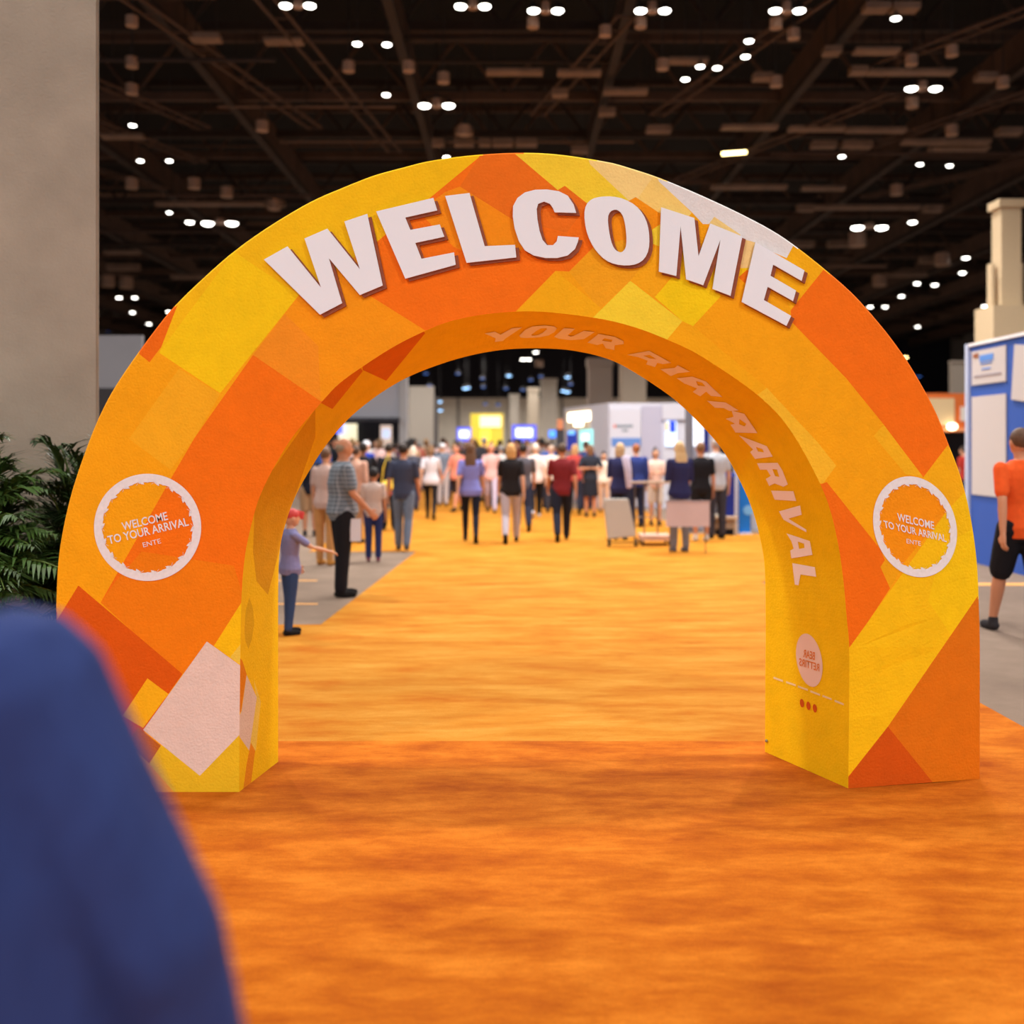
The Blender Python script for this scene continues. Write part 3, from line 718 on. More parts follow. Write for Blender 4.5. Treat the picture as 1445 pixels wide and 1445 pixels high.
obj('glowing_sign', onside(.52,.72,594,601), MATS['sign_glow'], wb)
obj('display_screen', onside(.66,.90,607,636), mat('screen_navy', (40,60,170), emit=.5), wb)
obj('display_graphic', onside(.70,.86,607,613,.05), mat('screen_sky', (120,190,255), emit=1.0), wb)
obj('display_screen', onside(.32,.60,606,636), mat('screen_teal', (150,225,225), emit=.8), wb)
obj('display_graphic', onside(.38,.54,612,622,.05), mat('screen_white', (235,255,250), emit=1.4), wb)
D2 = 19.5
rb_ = thing('exhibition_booth', 'white booth with a glowing panel and dark bay by the right leg of the arch', 'booth', (4.2, D2, 0))
z2 = P(0,568.5,D2).z
obj('back_wall', bx(P(972,0,D2).x, P(1120,0,D2).x, D2, D2+.12, 0, z2), wh, rb_)
obj('post', bx(P(968,0,D2).x, P(971.5,0,D2).x, D2-.5, D2+.1, 0, z2+.02), mat('post_grey', (110,112,125), .5), rb_)
obj('light_panel', bx(P(975,0,D2).x, P(992,0,D2).x, D2-.06, D2, 1.6, z2-.08), mat('panel_glow', (240,245,255), emit=1.0), rb_)
obj('display_graphic', bx(P(993,0,D2).x, P(999,0,D2).x, D2-.06, D2, 1.5, 2.0), navy, rb_)
obj('dark_bay', bx(P(1012,0,D2).x, P(1058,0,D2).x, D2-.08, D2, 0, 1.75), mat('bay_black', (24,24,32), .8), rb_)
# counter, bin, banner right of the people
ct = thing('counter', 'low beige counter standing before the booth by the right foot of the arch', 'counter', (P(1017,0,18.6).x, 18.6, 0))
a = P(1000,727,18.6); b_ = P(1036,727,18.6)
obj('top', bx(a.x, b_.x, 18.3, 18.9, a.z-.05, a.z), mat('counter_beige', (190,172,150), .6), ct)
obj('front_board', bx(a.x+.03, b_.x-.03, 18.36, 18.4, .12, a.z-.05), mat('counter_front', (150,134,118), .7), ct)
for q in (a.x+.02, b_.x-.06): obj('leg', bx(q, q+.04, 18.32, 18.36, 0, a.z-.05), MATS['counter_beige'], ct)
obj('plinth', bx(a.x, b_.x, 18.4, 18.9, 0, .12), MATS['bay_black'], ct)
bn = thing('recycling_bin', 'navy blue bin with a lighter rim standing on the beige counter', 'bin', (P(1025,0,18.6).x, 18.6, a.z))
obj('body', bx(P(1016,0,18.6).x, P(1034,0,18.6).x, 18.45, 18.7, a.z, P(0,673,18.6).z), navy, bn)
obj('lid', bx(P(1015,0,18.6).x, P(1035,0,18.6).x, 18.43, 18.72, P(0,673,18.6).z, P(0,667,18.6).z), mat('bin_lid', (40,80,180), .5), bn)
t = thing('banner_stand', 'bright blue upright banner beside the inner right edge of the arch', 'banner', (P(1050,0,18.7).x, 18.7, 0))
obj('panel', bx(P(1042.6,0,18.7).x, P(1058,0,18.7).x, 18.66, 18.7, .02, P(0,640,18.7).z), bbl, t)
obj('base', bx(P(1041,0,18.7).x, P(1059,0,18.7).x, 18.55, 18.8, .0, .03), trimw, t)
bm = bmesh.new(); disc(bm, (P(1056,720,18.65).x, 18.655, P(1056,720,18.65).z), .09, 18, 'y', .01); obj('emblem', bm, mat('banner_pale', (120,185,240), .5), t)
t = thing('banner_stand', 'narrow white upright banner just left of the bright blue one', 'banner', (P(1039,0,18.75).x, 18.75, 0))
obj('panel', bx(P(1036,0,18.75).x, P(1041.8,0,18.75).x, 18.73, 18.76, .02, P(0,650,18.75).z), trimw, t)
obj('base', bx(P(1035,0,18.75).x, P(1042,0,18.75).x, 18.7, 18.85, 0, .03), trimw, t)

# blue booth wall at the right edge
bw = thing('exhibition_booth', 'blue booth wall with white panels at the right edge of the hall', 'booth', (6.4, 12, 0))
obj('wall', bx(6.4, 6.5, 8.5, 14.3, 0, 3.0), blu, bw)
obj('top_rail', bx(6.37, 6.53, 8.4, 14.34, 3.0, 3.04), trimw, bw)
obj('corner_post', bx(6.36, 6.52, 14.3, 14.38, 0, 3.04), mat('post_pale', (190,200,225), .5), bw)
def sidep(x0, x1, y0, y1, m, name='poster', off=.02):
    ya, yb = F*6.4/(x0-CX), F*6.4/(x1-CX); ym = (ya+yb)/2
    return obj(name, bx(6.4-off, 6.4-off+.015, yb, ya, CH-(y1-HZ)/F*ym, CH-(y0-HZ)/F*ym), m, bw)
sidep(1373,1421,492,541,pnk); sidep(1373,1421,558,700,pnk)
bm = bx(-.01, .01, -.75, .35, -.28, .42); 
for v in bm.verts: v.co = Matrix.Rotation(.12, 4, 'X') @ v.co + Vector((6.385, 12.7, 2.45))
obj('poster', bm, pnk, bw)
sidep(1385,1404,500,509,mat('poster_blue', (90,140,215), .6), 'poster_lettering', .028)
sidep(1386,1402,511,513,MATS['poster_blue'], 'poster_lettering', .028)
sidep(1388,1400,519,521,MATS['poster_blue'], 'poster_lettering', .028)
sidep(1377,1415,528,530,mat('poster_grey', (150,140,150), .6), 'poster_lettering', .028)
sidep(1376,1383,499,505,mat('poster_brown', (150,90,60), .6), 'poster_lettering', .028)
# orange booth further back
ob = thing('exhibition_booth', 'orange topped booth with a dark opening behind the blue booth wall', 'booth', (P(1340,0,26).x, 26, 0))
def q_(x0, x1, y0, y1, d, m, name, th=.1): return obj(name, world_box(x0, x1, y0, y1, d, th), m, ob)
orm = mat('booth_orange', (222,112,50), .6)
q_(1290,1372,556,610,26,orm,'fascia',.4)
q_(1296,1346,562,600,25.58,mat('sign_cream', (226,196,150), .6),'sign_panel',.04)
q_(1355,1366,574,594,25.58,mat('sign_pale', (225,215,205), .6),'sign_panel',.04)
q_(1290,1372,610,740,26.6,MATS['bay_black'],'dark_opening')
q_(1290,1372,604,609,25.56,mat('edge_peach', (240,160,110), .6),'lower_edge',.06)
bm = bmesh.new(); ball(bm, P(1343.5,602,25.4), (.13,.1,.09)); obj('lamp', bm, mat('booth_lamp', (255,240,205), emit=5), ob)
for x in (1291, 1371): obj('post', bx(P(x,0,25.6).x-.05, P(x,0,25.6).x+.05, 25.5, 25.6, 0, P(0,610,25.6).z), orm, ob)
t = thing('partition', 'plain grey-beige partition block above the orange topped booth', 'partition', (P(1353,0,30).x, 30, 0))
obj('board', world_box(1339,1372,512,640,30,.2), mat('block_beige', (160,148,134), .8), t)
obj('cap_rail', world_box(1338,1373,510,512,30,.24), mat('block_cap', (190,176,160), .8), t)
obj('foot', bx(P(1339,0,30).x, P(1372,0,30).x, 29.7, 30.1, 0, P(0,640,30).z), MATS['block_beige'], t)

# left: grey metal partition by the near column
t = thing('partition', 'smooth grey partition wall with a dark base between the column and the arch', 'partition', (P(170,0,20).x, 20, 0))
obj('upper_panel', world_box(100,203,474,548,20,.1), mat('partition_grey', (128,126,130), .45, noise=.1, nscale=.6), t)
obj('lower_panel', bx(P(100,0,20).x, P(203,0,20).x, 19.88, 19.98, 0, P(0,548,20).z), mat('partition_dark', (48,44,46), .6), t)
# left: long pale wall with dark bays and lit windows
lw = thing('shop_front', 'pale shop front with dark bays and lit windows at the far left of the crowd', 'shop front', (-6.2, 42, 0))
def lwp(x0, x1, y0, y1, d, m, name, th=.2): return obj(name, world_box(x0, x1, y0, y1, d, th), m, lw)
pale = mat('shop_pale', (206,204,212), .7)
lwp(452,567,515,590,42,pale,'upper_wall',.3)
lwp(452,567,590,594,42.0,mat('shop_edge', (70,70,80), .7),'canopy',.9)
lwp(452,567,594,680,43,MATS['bay_black'],'dark_bay')
lwp(565,576,530,690,41.9,mat('shop_white', (200,198,200), .7),'corner_pier',.5)
lwp(478,504,598,636,42.6,mat('window_warm', (255,246,205), emit=.9),'lit_window',.08)
lwp(474,484,596,612,42.4,mat('window_blue', (110,120,255), emit=1.4),'lit_window',.08)
lwp(537,553,600,632,42.6,mat('window_peach', (225,200,180), emit=.6),'lit_window',.08)
lwp(540,550,606,618,42.4,mat('window_ice', (200,218,255), emit=1.0),'lit_window',.06)
lwp(452,567,636,690,42.9,mat('shop_low', (120,105,95), .8),'lower_wall')
t = thing('partition', 'grey tower of panels beside the pale shop front', 'partition', (P(592,0,50).x, 50, 0))
obj('board', bx(P(577,0,50).x, P(612,0,50).x, 50, 50.3, 0, P(0,545,50).z), mat('tower_grey', (172,162,150), .8), t)
obj('side_board', bx(P(612,0,50).x, P(618,0,50).x, 50.05, 50.3, 0, P(0,560,50).z), mat('tower_dark', (90,84,82), .8), t)
# yellow glowing stand at the back
t = thing('display_stand', 'yellow glowing display stand with a bright white sign at the back of the hall', 'display', (P(687,0,60).x, 60, 0))
obj('backdrop', bx(P(664,0,60).x, P(710,0,60).x, 60, 60.2, 0, P(0,583.5,60).z), mat('stand_yellow', (228,200,70), emit=.35), t)
obj('sign', world_box(677,707,587,603,59.95,.06), mat('sign_cream_glow', (250,240,190), emit=.8), t)
obj('spotlit_panel', world_box(678,692,606,640,59.95,.05), mat('stand_gold', (255,220,80), emit=.8), t)
def screen(x0, x1, y0, y1, d, label, glow, blob):
    t = thing('display_screen', label, 'screen', (P((x0+x1)/2, 0, d).x, d, 0))
    obj('panel', world_box(x0, x1, y0, y1, d, .08), glow, t)
    obj('bright_graphic', world_box(x0+(x1-x0)*.15, x1-(x1-x0)*.15, y0+(y1-y0)*.2, y1-(y1-y0)*.25, d-.08, .01), blob, t)
    cx = P((x0+x1)/2, 0, d).x
    b = bmesh.new(); bar(b, (cx, d+.05, 0), (cx, d+.05, P(0, y1, d).z), .05); box(b, cx-.5, cx+.5, d-.2, d+.3, 0, .05); obj('stand', b, HSD, t)
sb = mat('screen_violet', (80,90,225), emit=.9); sw = mat('screen_glow', (225,232,255), emit=1.5)
screen(722.5,757,599.5,623,48,'wide blue screen with a white graphic above the crowd in the middle',sb,sw)
screen(645,665,603,623,50,'small glowing blue-white screen left of the yellow stand',sb,sw)
screen(774,785,607,618,46,'tiny blue screen just left of the white booth',mat('screen_azure', (70,130,240), emit=1.2),mat('screen_azure_core', (90,160,255), emit=1.4))
t = thing('totem', 'thin dark post with an orange top beside the white booth', 'sign post', (P(790,0,28.5).x, 28.5, 0))
obj('post', world_box(785,796,604,680,28.5,.2), mat('totem_dark', (60,56,62), .7), t)
obj('top', world_box(786,794,592,606,28.45,.2), mat('totem_orange', (210,130,90), .6), t)
obj('foot', bx(P(784,0,28.5).x, P(797,0,28.5).x, 28.2, 28.6, 0, P(0,680,28.5).z), MATS['totem_dark'], t)

# ================================================================== PALMS
leafm = []
for k, c in enumerate(((44,66,26),(62,92,34),(92,128,48))):
    leafm.append(mat('palm_leaf_%d' % k, c, .45, noise=.25, nscale=6, spec=.5))
def palm(x, y, h, label, seed, nf, spread, lm):
    rnd = random.Random(seed)
    t = thing('potted_palm', label, 'plant', (x, y, 0), 'leafy palms in front of the concrete column')
    b = bmesh.new(); loft(b, [(Vector((x,y,0)),Vector((.2,0,0)),Vector((0,.2,0))),(Vector((x,y,.4)),Vector((.26,0,0)),Vector((0,.26,0))),(Vector((x,y,.43)),Vector((.27,0,0)),Vector((0,.27,0)))], 20)
    obj('pot', b, mat('pot_dark', (52,46,42), .6), t)
    bs = bmesh.new(); bl = bmesh.new()
    for i in range(nf):
        az = rnd.uniform(0, 2*PI); el = rnd.uniform(-.25, 1)
        L = h*rnd.uniform(.5, 1.0); out = spread*(.35+.65*(1-max(el, .1)))*rnd.uniform(.7, 1.2)
        base = Vector((x+rnd.uniform(-.12,.12), y+rnd.uniform(-.12,.12), .4))
        dirv = Vector((math.cos(az), math.sin(az), 0))
        topz = .45+(L-.45)*(.45+.55*el)
        pts = []
        for k in range(13):
            u = k/12; r = out*(u**1.6); z = .4+(topz-.4)*(1-(1-u)**1.9)-.32*out*max(0, u-.55)**1.5*2.4
            pts.append(base+dirv*r+Vector((0,0,z-.4)))
        limb(bs, pts, [.012*(1-.75*k/12) for k in range(13)], 5)
        side = dirv.cross(Vector((0,0,1)))
        for k in range(21):
            u = .34+.66*k/20; f = u*12; i0 = min(int(f), 11); c = pts[i0].lerp(pts[i0+1], f-i0)
            fw = (pts[i0+1]-pts[i0]).normalized(); ll = .30*math.sin(PI*min(1, .25+.8*(k/20)))+.05
            for s in (-1, 1):
                d = (side*s*.85+fw*.75+Vector((0,0,rnd.uniform(-.35,.12)))).normalized()
                w = d.cross(Vector((0,0,1))).normalized()*.0115
                p1 = c+d*ll*.5+Vector((0,0,.015)); p2 = c+d*ll-Vector((0,0,ll*.16))
                v = [bl.verts.new(q) for q in (c, p1-w, p1+w, p2)]
                bl.faces.new((v[0], v[1], v[2])); bl.faces.new((v[1], v[3], v[2]))
    obj('stem', bs, mat('palm_stem', (88,112,50), .6), t); obj('foliage', bl, lm, t)
palm(-3.3, 6.1, 2.15, 'leafy green potted palm at the left edge, in front of the concrete column', 1, 190, .68, leafm[1])
palm(-2.76, 6.75, 1.9, 'dark green potted palm right beside the outer left edge of the arch', 2, 180, .5, leafm[0])

# ================================================================== PEOPLE
def remesh(bm, vox, sm=3, name='body'):
    bmesh.ops.recalc_face_normals(bm, faces=bm.faces)
    me = bpy.data.meshes.new('tmp'); bm.to_mesh(me); bm.free()
    o = bpy.data.objects.new('tmp', me); C.objects.link(o)
    r = o.modifiers.new('r', 'REMESH'); r.mode = 'VOXEL'; r.voxel_size = vox; r.use_smooth_shade = True
    s = o.modifiers.new('s', 'SMOOTH'); s.iterations = sm; s.factor = .5
    bpy.context.view_layer.update()
    dg = bpy.context.evaluated_depsgraph_get(); out = bpy.data.meshes.new_from_object(o.evaluated_get(dg)); out.name = name
    bpy.data.objects.remove(o); bpy.data.meshes.remove(me)
    for p in out.polygons: p.use_smooth = True
    return out
def sdir(s, sw, ab): return Vector((s*math.sin(ab), math.sin(sw)*math.cos(ab), -math.cos(sw)*math.cos(ab)))
POSES = {  # leg (thigh swing, knee flex) L,R ; arm (swing, abduct, elbow flex) L,R
 'stand': (((.03,.04),(-.03,.02)), ((.02,.12,.15),(-.02,.12,.15))),
 'walk':  (((.36,.10),(-.22,.45)), ((-.32,.14,.2),(.34,.14,.35))),
 'walk2': (((-.20,.50),(.34,.08)), ((.30,.14,.35),(-.30,.14,.25))),
 'step':  (((.16,.12),(-.14,.25)), ((-.15,.14,.2),(.18,.14,.3))),
 'hold':  (((.02,.02),(-.03,.02)), ((.1,.15,1.3),(.15,.15,1.25))),
 'back':  (((.02,.02),(-.03,.02)), ((-.35,.35,.2),(-.35,.35,.2))),
 'reach': (((.05,.05),(-.05,.05)), ((.2,.1,.4),(.9,.2,.4))),
 'side':  (((.05,.05),(-.04,.04)), ((.05,.12,.3),(.22,.10,.55))),
 'wide':  (((.03,.04),(-.03,.02)), ((.02,.22,.2),(.02,.47,.2))),
}
CACHE = {}
def figure(build, pose, top, bottom, hair, vox):
    key = (build, pose, top, bottom, hair, vox)
    if key in CACHE: return CACHE[key]
    fem = build == 'w'; kid = build == 'c'; big = build in 'bh'; heavy = build == 'h'
    k = {'m':1, 'w':.9, 'c':.95, 'b':1.12, 'h':1.3}[build]
    sh = .185*(1.12 if heavy else 1.06 if big else .9 if fem else .95 if kid else 1); hipx = .092
    legs, arms = POSES[pose]
    HZp = .93; J = {}
    for n, s, (th, kn) in (('L',-1,legs[0]), ('R',1,legs[1])):
        hip = Vector((s*hipx, 0, HZp)); knee = hip+Vector((s*.0, math.sin(th), -math.cos(th)))*.44
        ank = knee+Vector((s*.005, math.sin(th-kn), -math.cos(th-kn)))*.41
        J['hip'+n], J['knee'+n], J['ank'+n] = hip, knee, ank
        J['pitch'+n] = th-kn if kn > .3 else 0
    for n, s, (sw, ab, el) in (('L',-1,arms[0]), ('R',1,arms[1])):
        a = Vector((s*sh, -.01, 1.42)); e = a+sdir(s, sw, ab)*.29; w = e+sdir(s, sw+el, ab*.4)*.25
        if pose == 'hold': w = e+Vector((-s*.13, .2, .06))
        if pose == 'back': w = e+Vector((-s*.22, -.03, .02))
        J['sh'+n], J['el'+n], J['wr'+n] = a, e, w
    # shift so that the lower foot stands on the floor
    low = min(J['ankL'].z, J['ankR'].z)-.085
    for q in J:
        if isinstance(J[q], Vector): J[q] = J[q]-Vector((0,0,low))
    dz = -low
    Z = lambda z: z+dz
    hs = 1.16 if kid else 1.0                     # a child's head is larger for its height
    def torso(bm, g, z0, flare=0):
        rows = [(.86,.135,.10),(.93,.158 if not fem else .165,.115),(1.02,.145 if not fem else .14,.105),(1.12,.138 if not fem else .122,.098),(1.24,.155 if not fem else .135,.110),(1.34,.172 if not fem else .15,.113),(1.41,.165 if not fem else .145,.098),(1.455,.11,.075),(1.49,.06,.06)]
        if big: rows = [(z, rx*1.12, ry*(1.35 if .9 < z < 1.3 else 1.12)) for z, rx, ry in rows]
        if heavy: rows = [(z, rx*(1.85 if z < 1.2 else 1.5 if z < 1.3 else 1.25 if z < 1.44 else 1), ry*1.15) for z, rx, ry in rows]
        out = []
        for z, rx, ry in rows:
            if z < z0: continue
            f = flare*max(0, (1.1-z)/.25)
            out.append((Z(z), rx+g+f, ry+g+f*.8, 0, 0))
        if out[0][0] > Z(z0)+.01: 
            o = out[0]; out.insert(0, (Z(z0), o[1], o[2], 0, 0))
        stack(bm, out)
    # --- body: one continuous surface
    bm = bmesh.new(); torso(bm, 0, .84)
    limb(bm, [(0,0,Z(1.44)),(0,.005,Z(1.50)),(0,.015,Z(1.56))], [.058*k,.054*k,.052*k], 12)
    hc = Vector((0,.022,Z(1.64)))
    ball(bm, hc, (.076*hs,.094*hs,.105*hs), 16, 10)
    ball(bm, hc+Vector((0,.03,-.05))*hs, (.055*hs,.062*hs,.062*hs), 14, 8)
    ball(bm, hc+Vector((0,.100,-.018))*hs, (.013*hs,.018*hs,.024*hs), 8, 6)
    for s in (-1, 1): ball(bm, hc+Vector((s*.078,-.004,-.012))*hs, (.012*hs,.02*hs,.032*hs), 8, 6)
    fr = max(.0085, vox*.95)
    for n, s in (('L',-1),('R',1)):
        limb(bm, [J['hip'+n]+Vector((0,0,-.02)), J['hip'+n].lerp(J['knee'+n], .4), J['knee'+n], J['knee'+n].lerp(J['ank'+n], .3), J['knee'+n].lerp(J['ank'+n], .7), J['ank'+n]], [.085*k,.078*k,.054*k,.056*k,.042*k,.034*k], 12)
        a, e, w = J['sh'+n], J['el'+n], J['wr'+n]
        limb(bm, [a, a.lerp(e,.4), e, e.lerp(w,.35), w], [.052*k,.045*k,.037*k,.036*k,.024*k], 12)
        fd = (w-e).normalized()
        lat = Vector((0,1,0))-fd*fd.y
        lat = lat.normalized() if lat.length > .3 else Vector((-s,0,0))
        nrm = fd.cross(lat).normalized()*(-s)      # towards the palm
        if nrm.x*s > 0: nrm = -nrm
        limb(bm, [w, w+fd*.04, w+fd*.085], [(.022,.026),(.018,.038),(.016,.040)], 10)
        for q in range(4):
            off = (q-1.5)*.0205; ln = (.072,.080,.076,.060)[3-q]
            p0 = w+fd*.075+lat*off; p1 = p0+fd*ln*.5+nrm*.004; p2 = p1+(fd*.8+nrm*.6).normalized()*ln*.32; p3 = p2+(fd*.55+nrm*.85).normalized()*ln*.25
            limb(bm, [p0, p1, p2, p3], [fr, fr*.95, fr*.9, fr*.8], 7)
        p0 = w+fd*.03+lat*.028; p1 = p0+(fd*.6+lat*.7).normalized()*.035; p2 = p1+(fd*.9+lat*.25+nrm*.2).normalized()*.032
        limb(bm, [p0, p1, p2], [fr*1.25, fr*1.1, fr*.9], 7)
        f = J['ank'+n]; p = J['pitch'+n]
        R = Matrix.Rotation(p, 3, 'X')
        limb(bm, [f+R@Vector((0,-.03,-.045)), f+R@Vector((0,.06,-.05)), f+R@Vector((0,.15,-.062))], [(.034,.035),(.036,.028),(.034,.018)], 10)
    parts = [('body', remesh(bm, vox, 2, 'body'), 'skin')]
    # --- top
    bm = bmesh.new()
    if top == 'dress': torso(bm, .018, .84)
    else: torso(bm, .020 if top != 'blazer' else .028, .84 if top != 'crop' else .98, .012 if top != 'loose' else .03)
    for n in 'LR':
        a, e, w = J['sh'+n], J['el'+n], J['wr'+n]
        if top in ('tee','loose','dress','crop'):
            limb(bm, [a+Vector((0,0,-.005)), a.lerp(e,.35), a.lerp(e,.72)], [.061*k,.059*k,.057*k], 12, caps=True)
        else:
            g = .014 if top == 'blazer' else .009
            limb(bm, [a, a.lerp(e,.4), e, e.lerp(w,.4), e.lerp(w,.92)], [(.056+g)*k,(.05+g)*k,(.043+g)*k,(.038+g)*k,(.030+g)*k], 12)
    parts.append(('shirt' if top not in ('blazer','dress') else {'blazer':'jacket','dress':'dress'}[top], remesh(bm, max(vox, .010), 3, 'shirt'), 'top'))
    # --- bottom
    if bottom in ('trousers','leggings','shorts'):
        bm = bmesh.new(); g = {'trousers':.016,'leggings':.006,'shorts':.022}[bottom]
        r0 = [(.82,.13,.10),(.88,.158,.118),(.96,.155,.112)]
        stack(bm, [(Z(z), rx*(1.12 if big else 1)+g*.5, ry*(1.2 if big else 1)+g*.5, 0, 0) for z, rx, ry in r0])
        for n in 'LR':
            h, kn, an = J['hip'+n], J['knee'+n], J['ank'+n]
            if bottom == 'shorts': limb(bm, [h, h.lerp(kn,.45), h.lerp(kn,.88)], [(.09+g)*k,(.084+g)*k,(.074+g)*k], 12)
            else: limb(bm, [h, h.lerp(kn,.4), kn, kn.lerp(an,.35), kn.lerp(an,.75), kn.lerp(an,.97)], [(.088+g)*k,(.080+g)*k,(.058+g)*k,(.056+g)*k,(.044+g*1.3)*k,(.040+g*1.3)*k], 12)
        parts.append((bottom, remesh(bm, max(vox, .010), 3, bottom), 'bottom'))
    else:
        bm = bmesh.new(); stack(bm, [(Z(.50),.20,.17,0,0),(Z(.66),.19,.155,0,0),(Z(.84),.172,.13,0,0),(Z(.93),.165,.12,0,0),(Z(.99),.15,.11,0,0)])
        parts.append(('skirt', remesh(bm, max(vox, .010), 2, 'skirt'), 'bottom'))
    # --- shoes, one each
    for n in 'LR':
        bm = bmesh.new(); f = J['ank'+n]; R = Matrix.Rotation(J['pitch'+n], 3, 'X')
        limb(bm, [f+R@Vector((0,-.035,-.045)), f+R@Vector((0,.03,-.05)), f+R@Vector((0,.11,-.058)), f+R@Vector((0,.165,-.064))], [(.040,.038),(.042,.036),(.044,.028),(.036,.020)], 12)
        limb(bm, [f+R@Vector((0,-.01,.01)), f+R@Vector((0,-.005,-.03))], [.042,.044], 10)
        parts.append(('shoe', remesh(bm, .011, 1, 'shoe'), 'shoe'))
    # --- hair
    bm = bmesh.new()
    up = hc+Vector((0,-.014,.020))*hs
    if hair in ('short','long','bob','bun','tail'):
        ball(bm, up, (.083*hs,.097*hs,.100*hs), 14, 9)
        if hair != 'short': ball(bm, hc+Vector((0,-.03,-.02))*hs, (.088*hs,.085*hs,.11*hs), 14, 8)
        if hair == 'long': limb(bm, [hc+Vector((0,-.05,-.02)), hc+Vector((0,-.085,-.15)), hc+Vector((0,-.115,-.28)), hc+Vector((0,-.12,-.40))], [(.085,.05),(.105,.045),(.10,.035),(.06,.02)], 14)
        if hair == 'bob': limb(bm, [hc+Vector((0,-.03,0)), hc+Vector((0,-.04,-.12))], [(.095,.075),(.09,.06)], 14)
        if hair == 'bun': ball(bm, hc+Vector((0,-.06,.11)), (.045,.045,.042))
        if hair == 'tail': limb(bm, [hc+Vector((0,-.10,.03)), hc+Vector((0,-.14,-.06)), hc+Vector((0,-.13,-.2))], [.028,.034,.016], 10)
    elif hair == 'cap':
        ball(bm, hc+Vector((0,-.006,.035))*hs, (.086*hs,.100*hs,.082*hs), 14, 8)
        limb(bm, [hc+Vector((0,.07,.035))*hs, hc+Vector((0,.155,.022))*hs], [(.062*hs,.012),(.05*hs,.008)], 12)
    elif hair == 'bald':
        ball(bm, hc+Vector((0,-.022,-.004))*hs, (.0775*hs,.080*hs,.07*hs), 14, 8)
    hm = remesh(bm, .011, 2, 'hair')
    parts.append(('cap' if hair == 'cap' else 'hair', hm, 'hair'))
    # --- face details
    bm = bmesh.new()
    for s in (-1, 1): ball(bm, hc+Vector((s*.029,.086,.008))*hs, (.011,.007,.006), 8, 5)
    me = bpy.data.meshes.new('eyes'); bm.to_mesh(me); bm.free(); parts.append(('eyes', me, 'eye'))
    bm = bmesh.new(); ball(bm, hc+Vector((0,.094,-.056))*hs, (.022,.006,.005), 8, 5)
    me = bpy.data.meshes.new('mouth'); bm.to_mesh(me); bm.free(); parts.append(('mouth', me, 'lip'))
    top_z = Z(1.64)+.105*hs+.02
    CACHE[key] = (parts, top_z, J); return CACHE[key]
SKIN = {'f': (214,160,128), 't': (196,134,100), 'b': (120,78,56), 'r': (222,150,120)}
def pmat(c, kind):
    n = '%s_%d_%d_%d' % (kind, *c)
    if kind == 'cloth': return mat(n, c, .85, noise=.06, nscale=25, spec=.15)
    if kind == 'hair': return mat(n, c, .6, noise=.2, nscale=60)
    return mat(n, c, .6)
def person(x, d, H, face, label, build='m', pose='stand', top='tee', topc=(60,60,70), bottom='trousers', botc=(40,44,60), hair='short', hairc=(60,42,32), skin='f', shoec=(30,28,28), vox=.012, group=None, topmat=None, mirror=False):
    parts, tz, J = figure(build, pose, top, bottom, hair, vox)
    t = thing('person', label, 'person', (x, d, .006), group)
    s = H/tz; t.scale = (s*(-1 if mirror else 1), s, s); t.rotation_euler = (0, 0, face)
    mm = {'skin': pmat(SKIN[skin], 'skin'), 'top': topmat or pmat(topc, 'cloth'), 'bottom': pmat(botc, 'cloth'), 'hair': pmat(hairc, 'hair'), 'shoe': pmat(shoec, 'cloth'), 'eye': mat('eye_dark', (40,30,26), .3), 'lip': mat('lip', (170,90,80), .5)}
    for n, me, role in parts:
        if not me.materials: me.materials.append(None)
        o = bpy.data.objects.new(n, me); C.objects.link(o); o.parent = t
        o.material_slots[0].link = 'OBJECT'; o.material_slots[0].material = mm[role]
    return t, J, s
def wx(px, d): return (px-CX)/F*d
def plaid():
    m = bpy.data.materials.new('plaid_cloth'); m.use_nodes = True; nt = m.node_tree; b = nt.nodes['Principled BSDF']; L = nt.links
    tc = nt.nodes.new('ShaderNodeTexCoord'); sx = nt.nodes.new('ShaderNodeSeparateXYZ'); L.new(tc.outputs['Object'], sx.inputs[0])
    fac = None
    for ax in 'XZ':
        mu = nt.nodes.new('ShaderNodeMath'); mu.operation = 'MULTIPLY'; mu.inputs[1].default_value = 135; L.new(sx.outputs[ax], mu.inputs[0])
        si = nt.nodes.new('ShaderNodeMath'); si.operation = 'SINE'; L.new(mu.outputs[0], si.inputs[0])
        gt = nt.nodes.new('ShaderNodeMath'); gt.operation = 'GREATER_THAN'; gt.inputs[1].default_value = .55; L.new(si.outputs[0], gt.inputs[0])
        if fac is None: fac = gt
        else:
            ad = nt.nodes.new('ShaderNodeMath'); ad.operation = 'MULTIPLY_ADD'; ad.inputs[1].default_value = .5; L.new(gt.outputs[0], ad.inputs[0])
            h = nt.nodes.new('ShaderNodeMath'); h.operation = 'MULTIPLY'; h.inputs[1].default_value = .5; L.new(fac.outputs[0], h.inputs[0]); L.new(h.outputs[0], ad.inputs[2]); fac = ad
    mx = nt.nodes.new('ShaderNodeMix'); mx.data_type = 'RGBA'; L.new(fac.outputs[0], mx.inputs['Factor'])
    mx.inputs[6].default_value = (*lin((96,106,118)), 1); mx.inputs[7].default_value = (*lin((160,166,174)), 1)
    L.new(mx.outputs[2], b.inputs['Base Color']); b.inputs['Roughness'].default_value = .85
    return m
BLK = (28,28,32); NAV = (36,40,66); JEAN = (60,74,104)
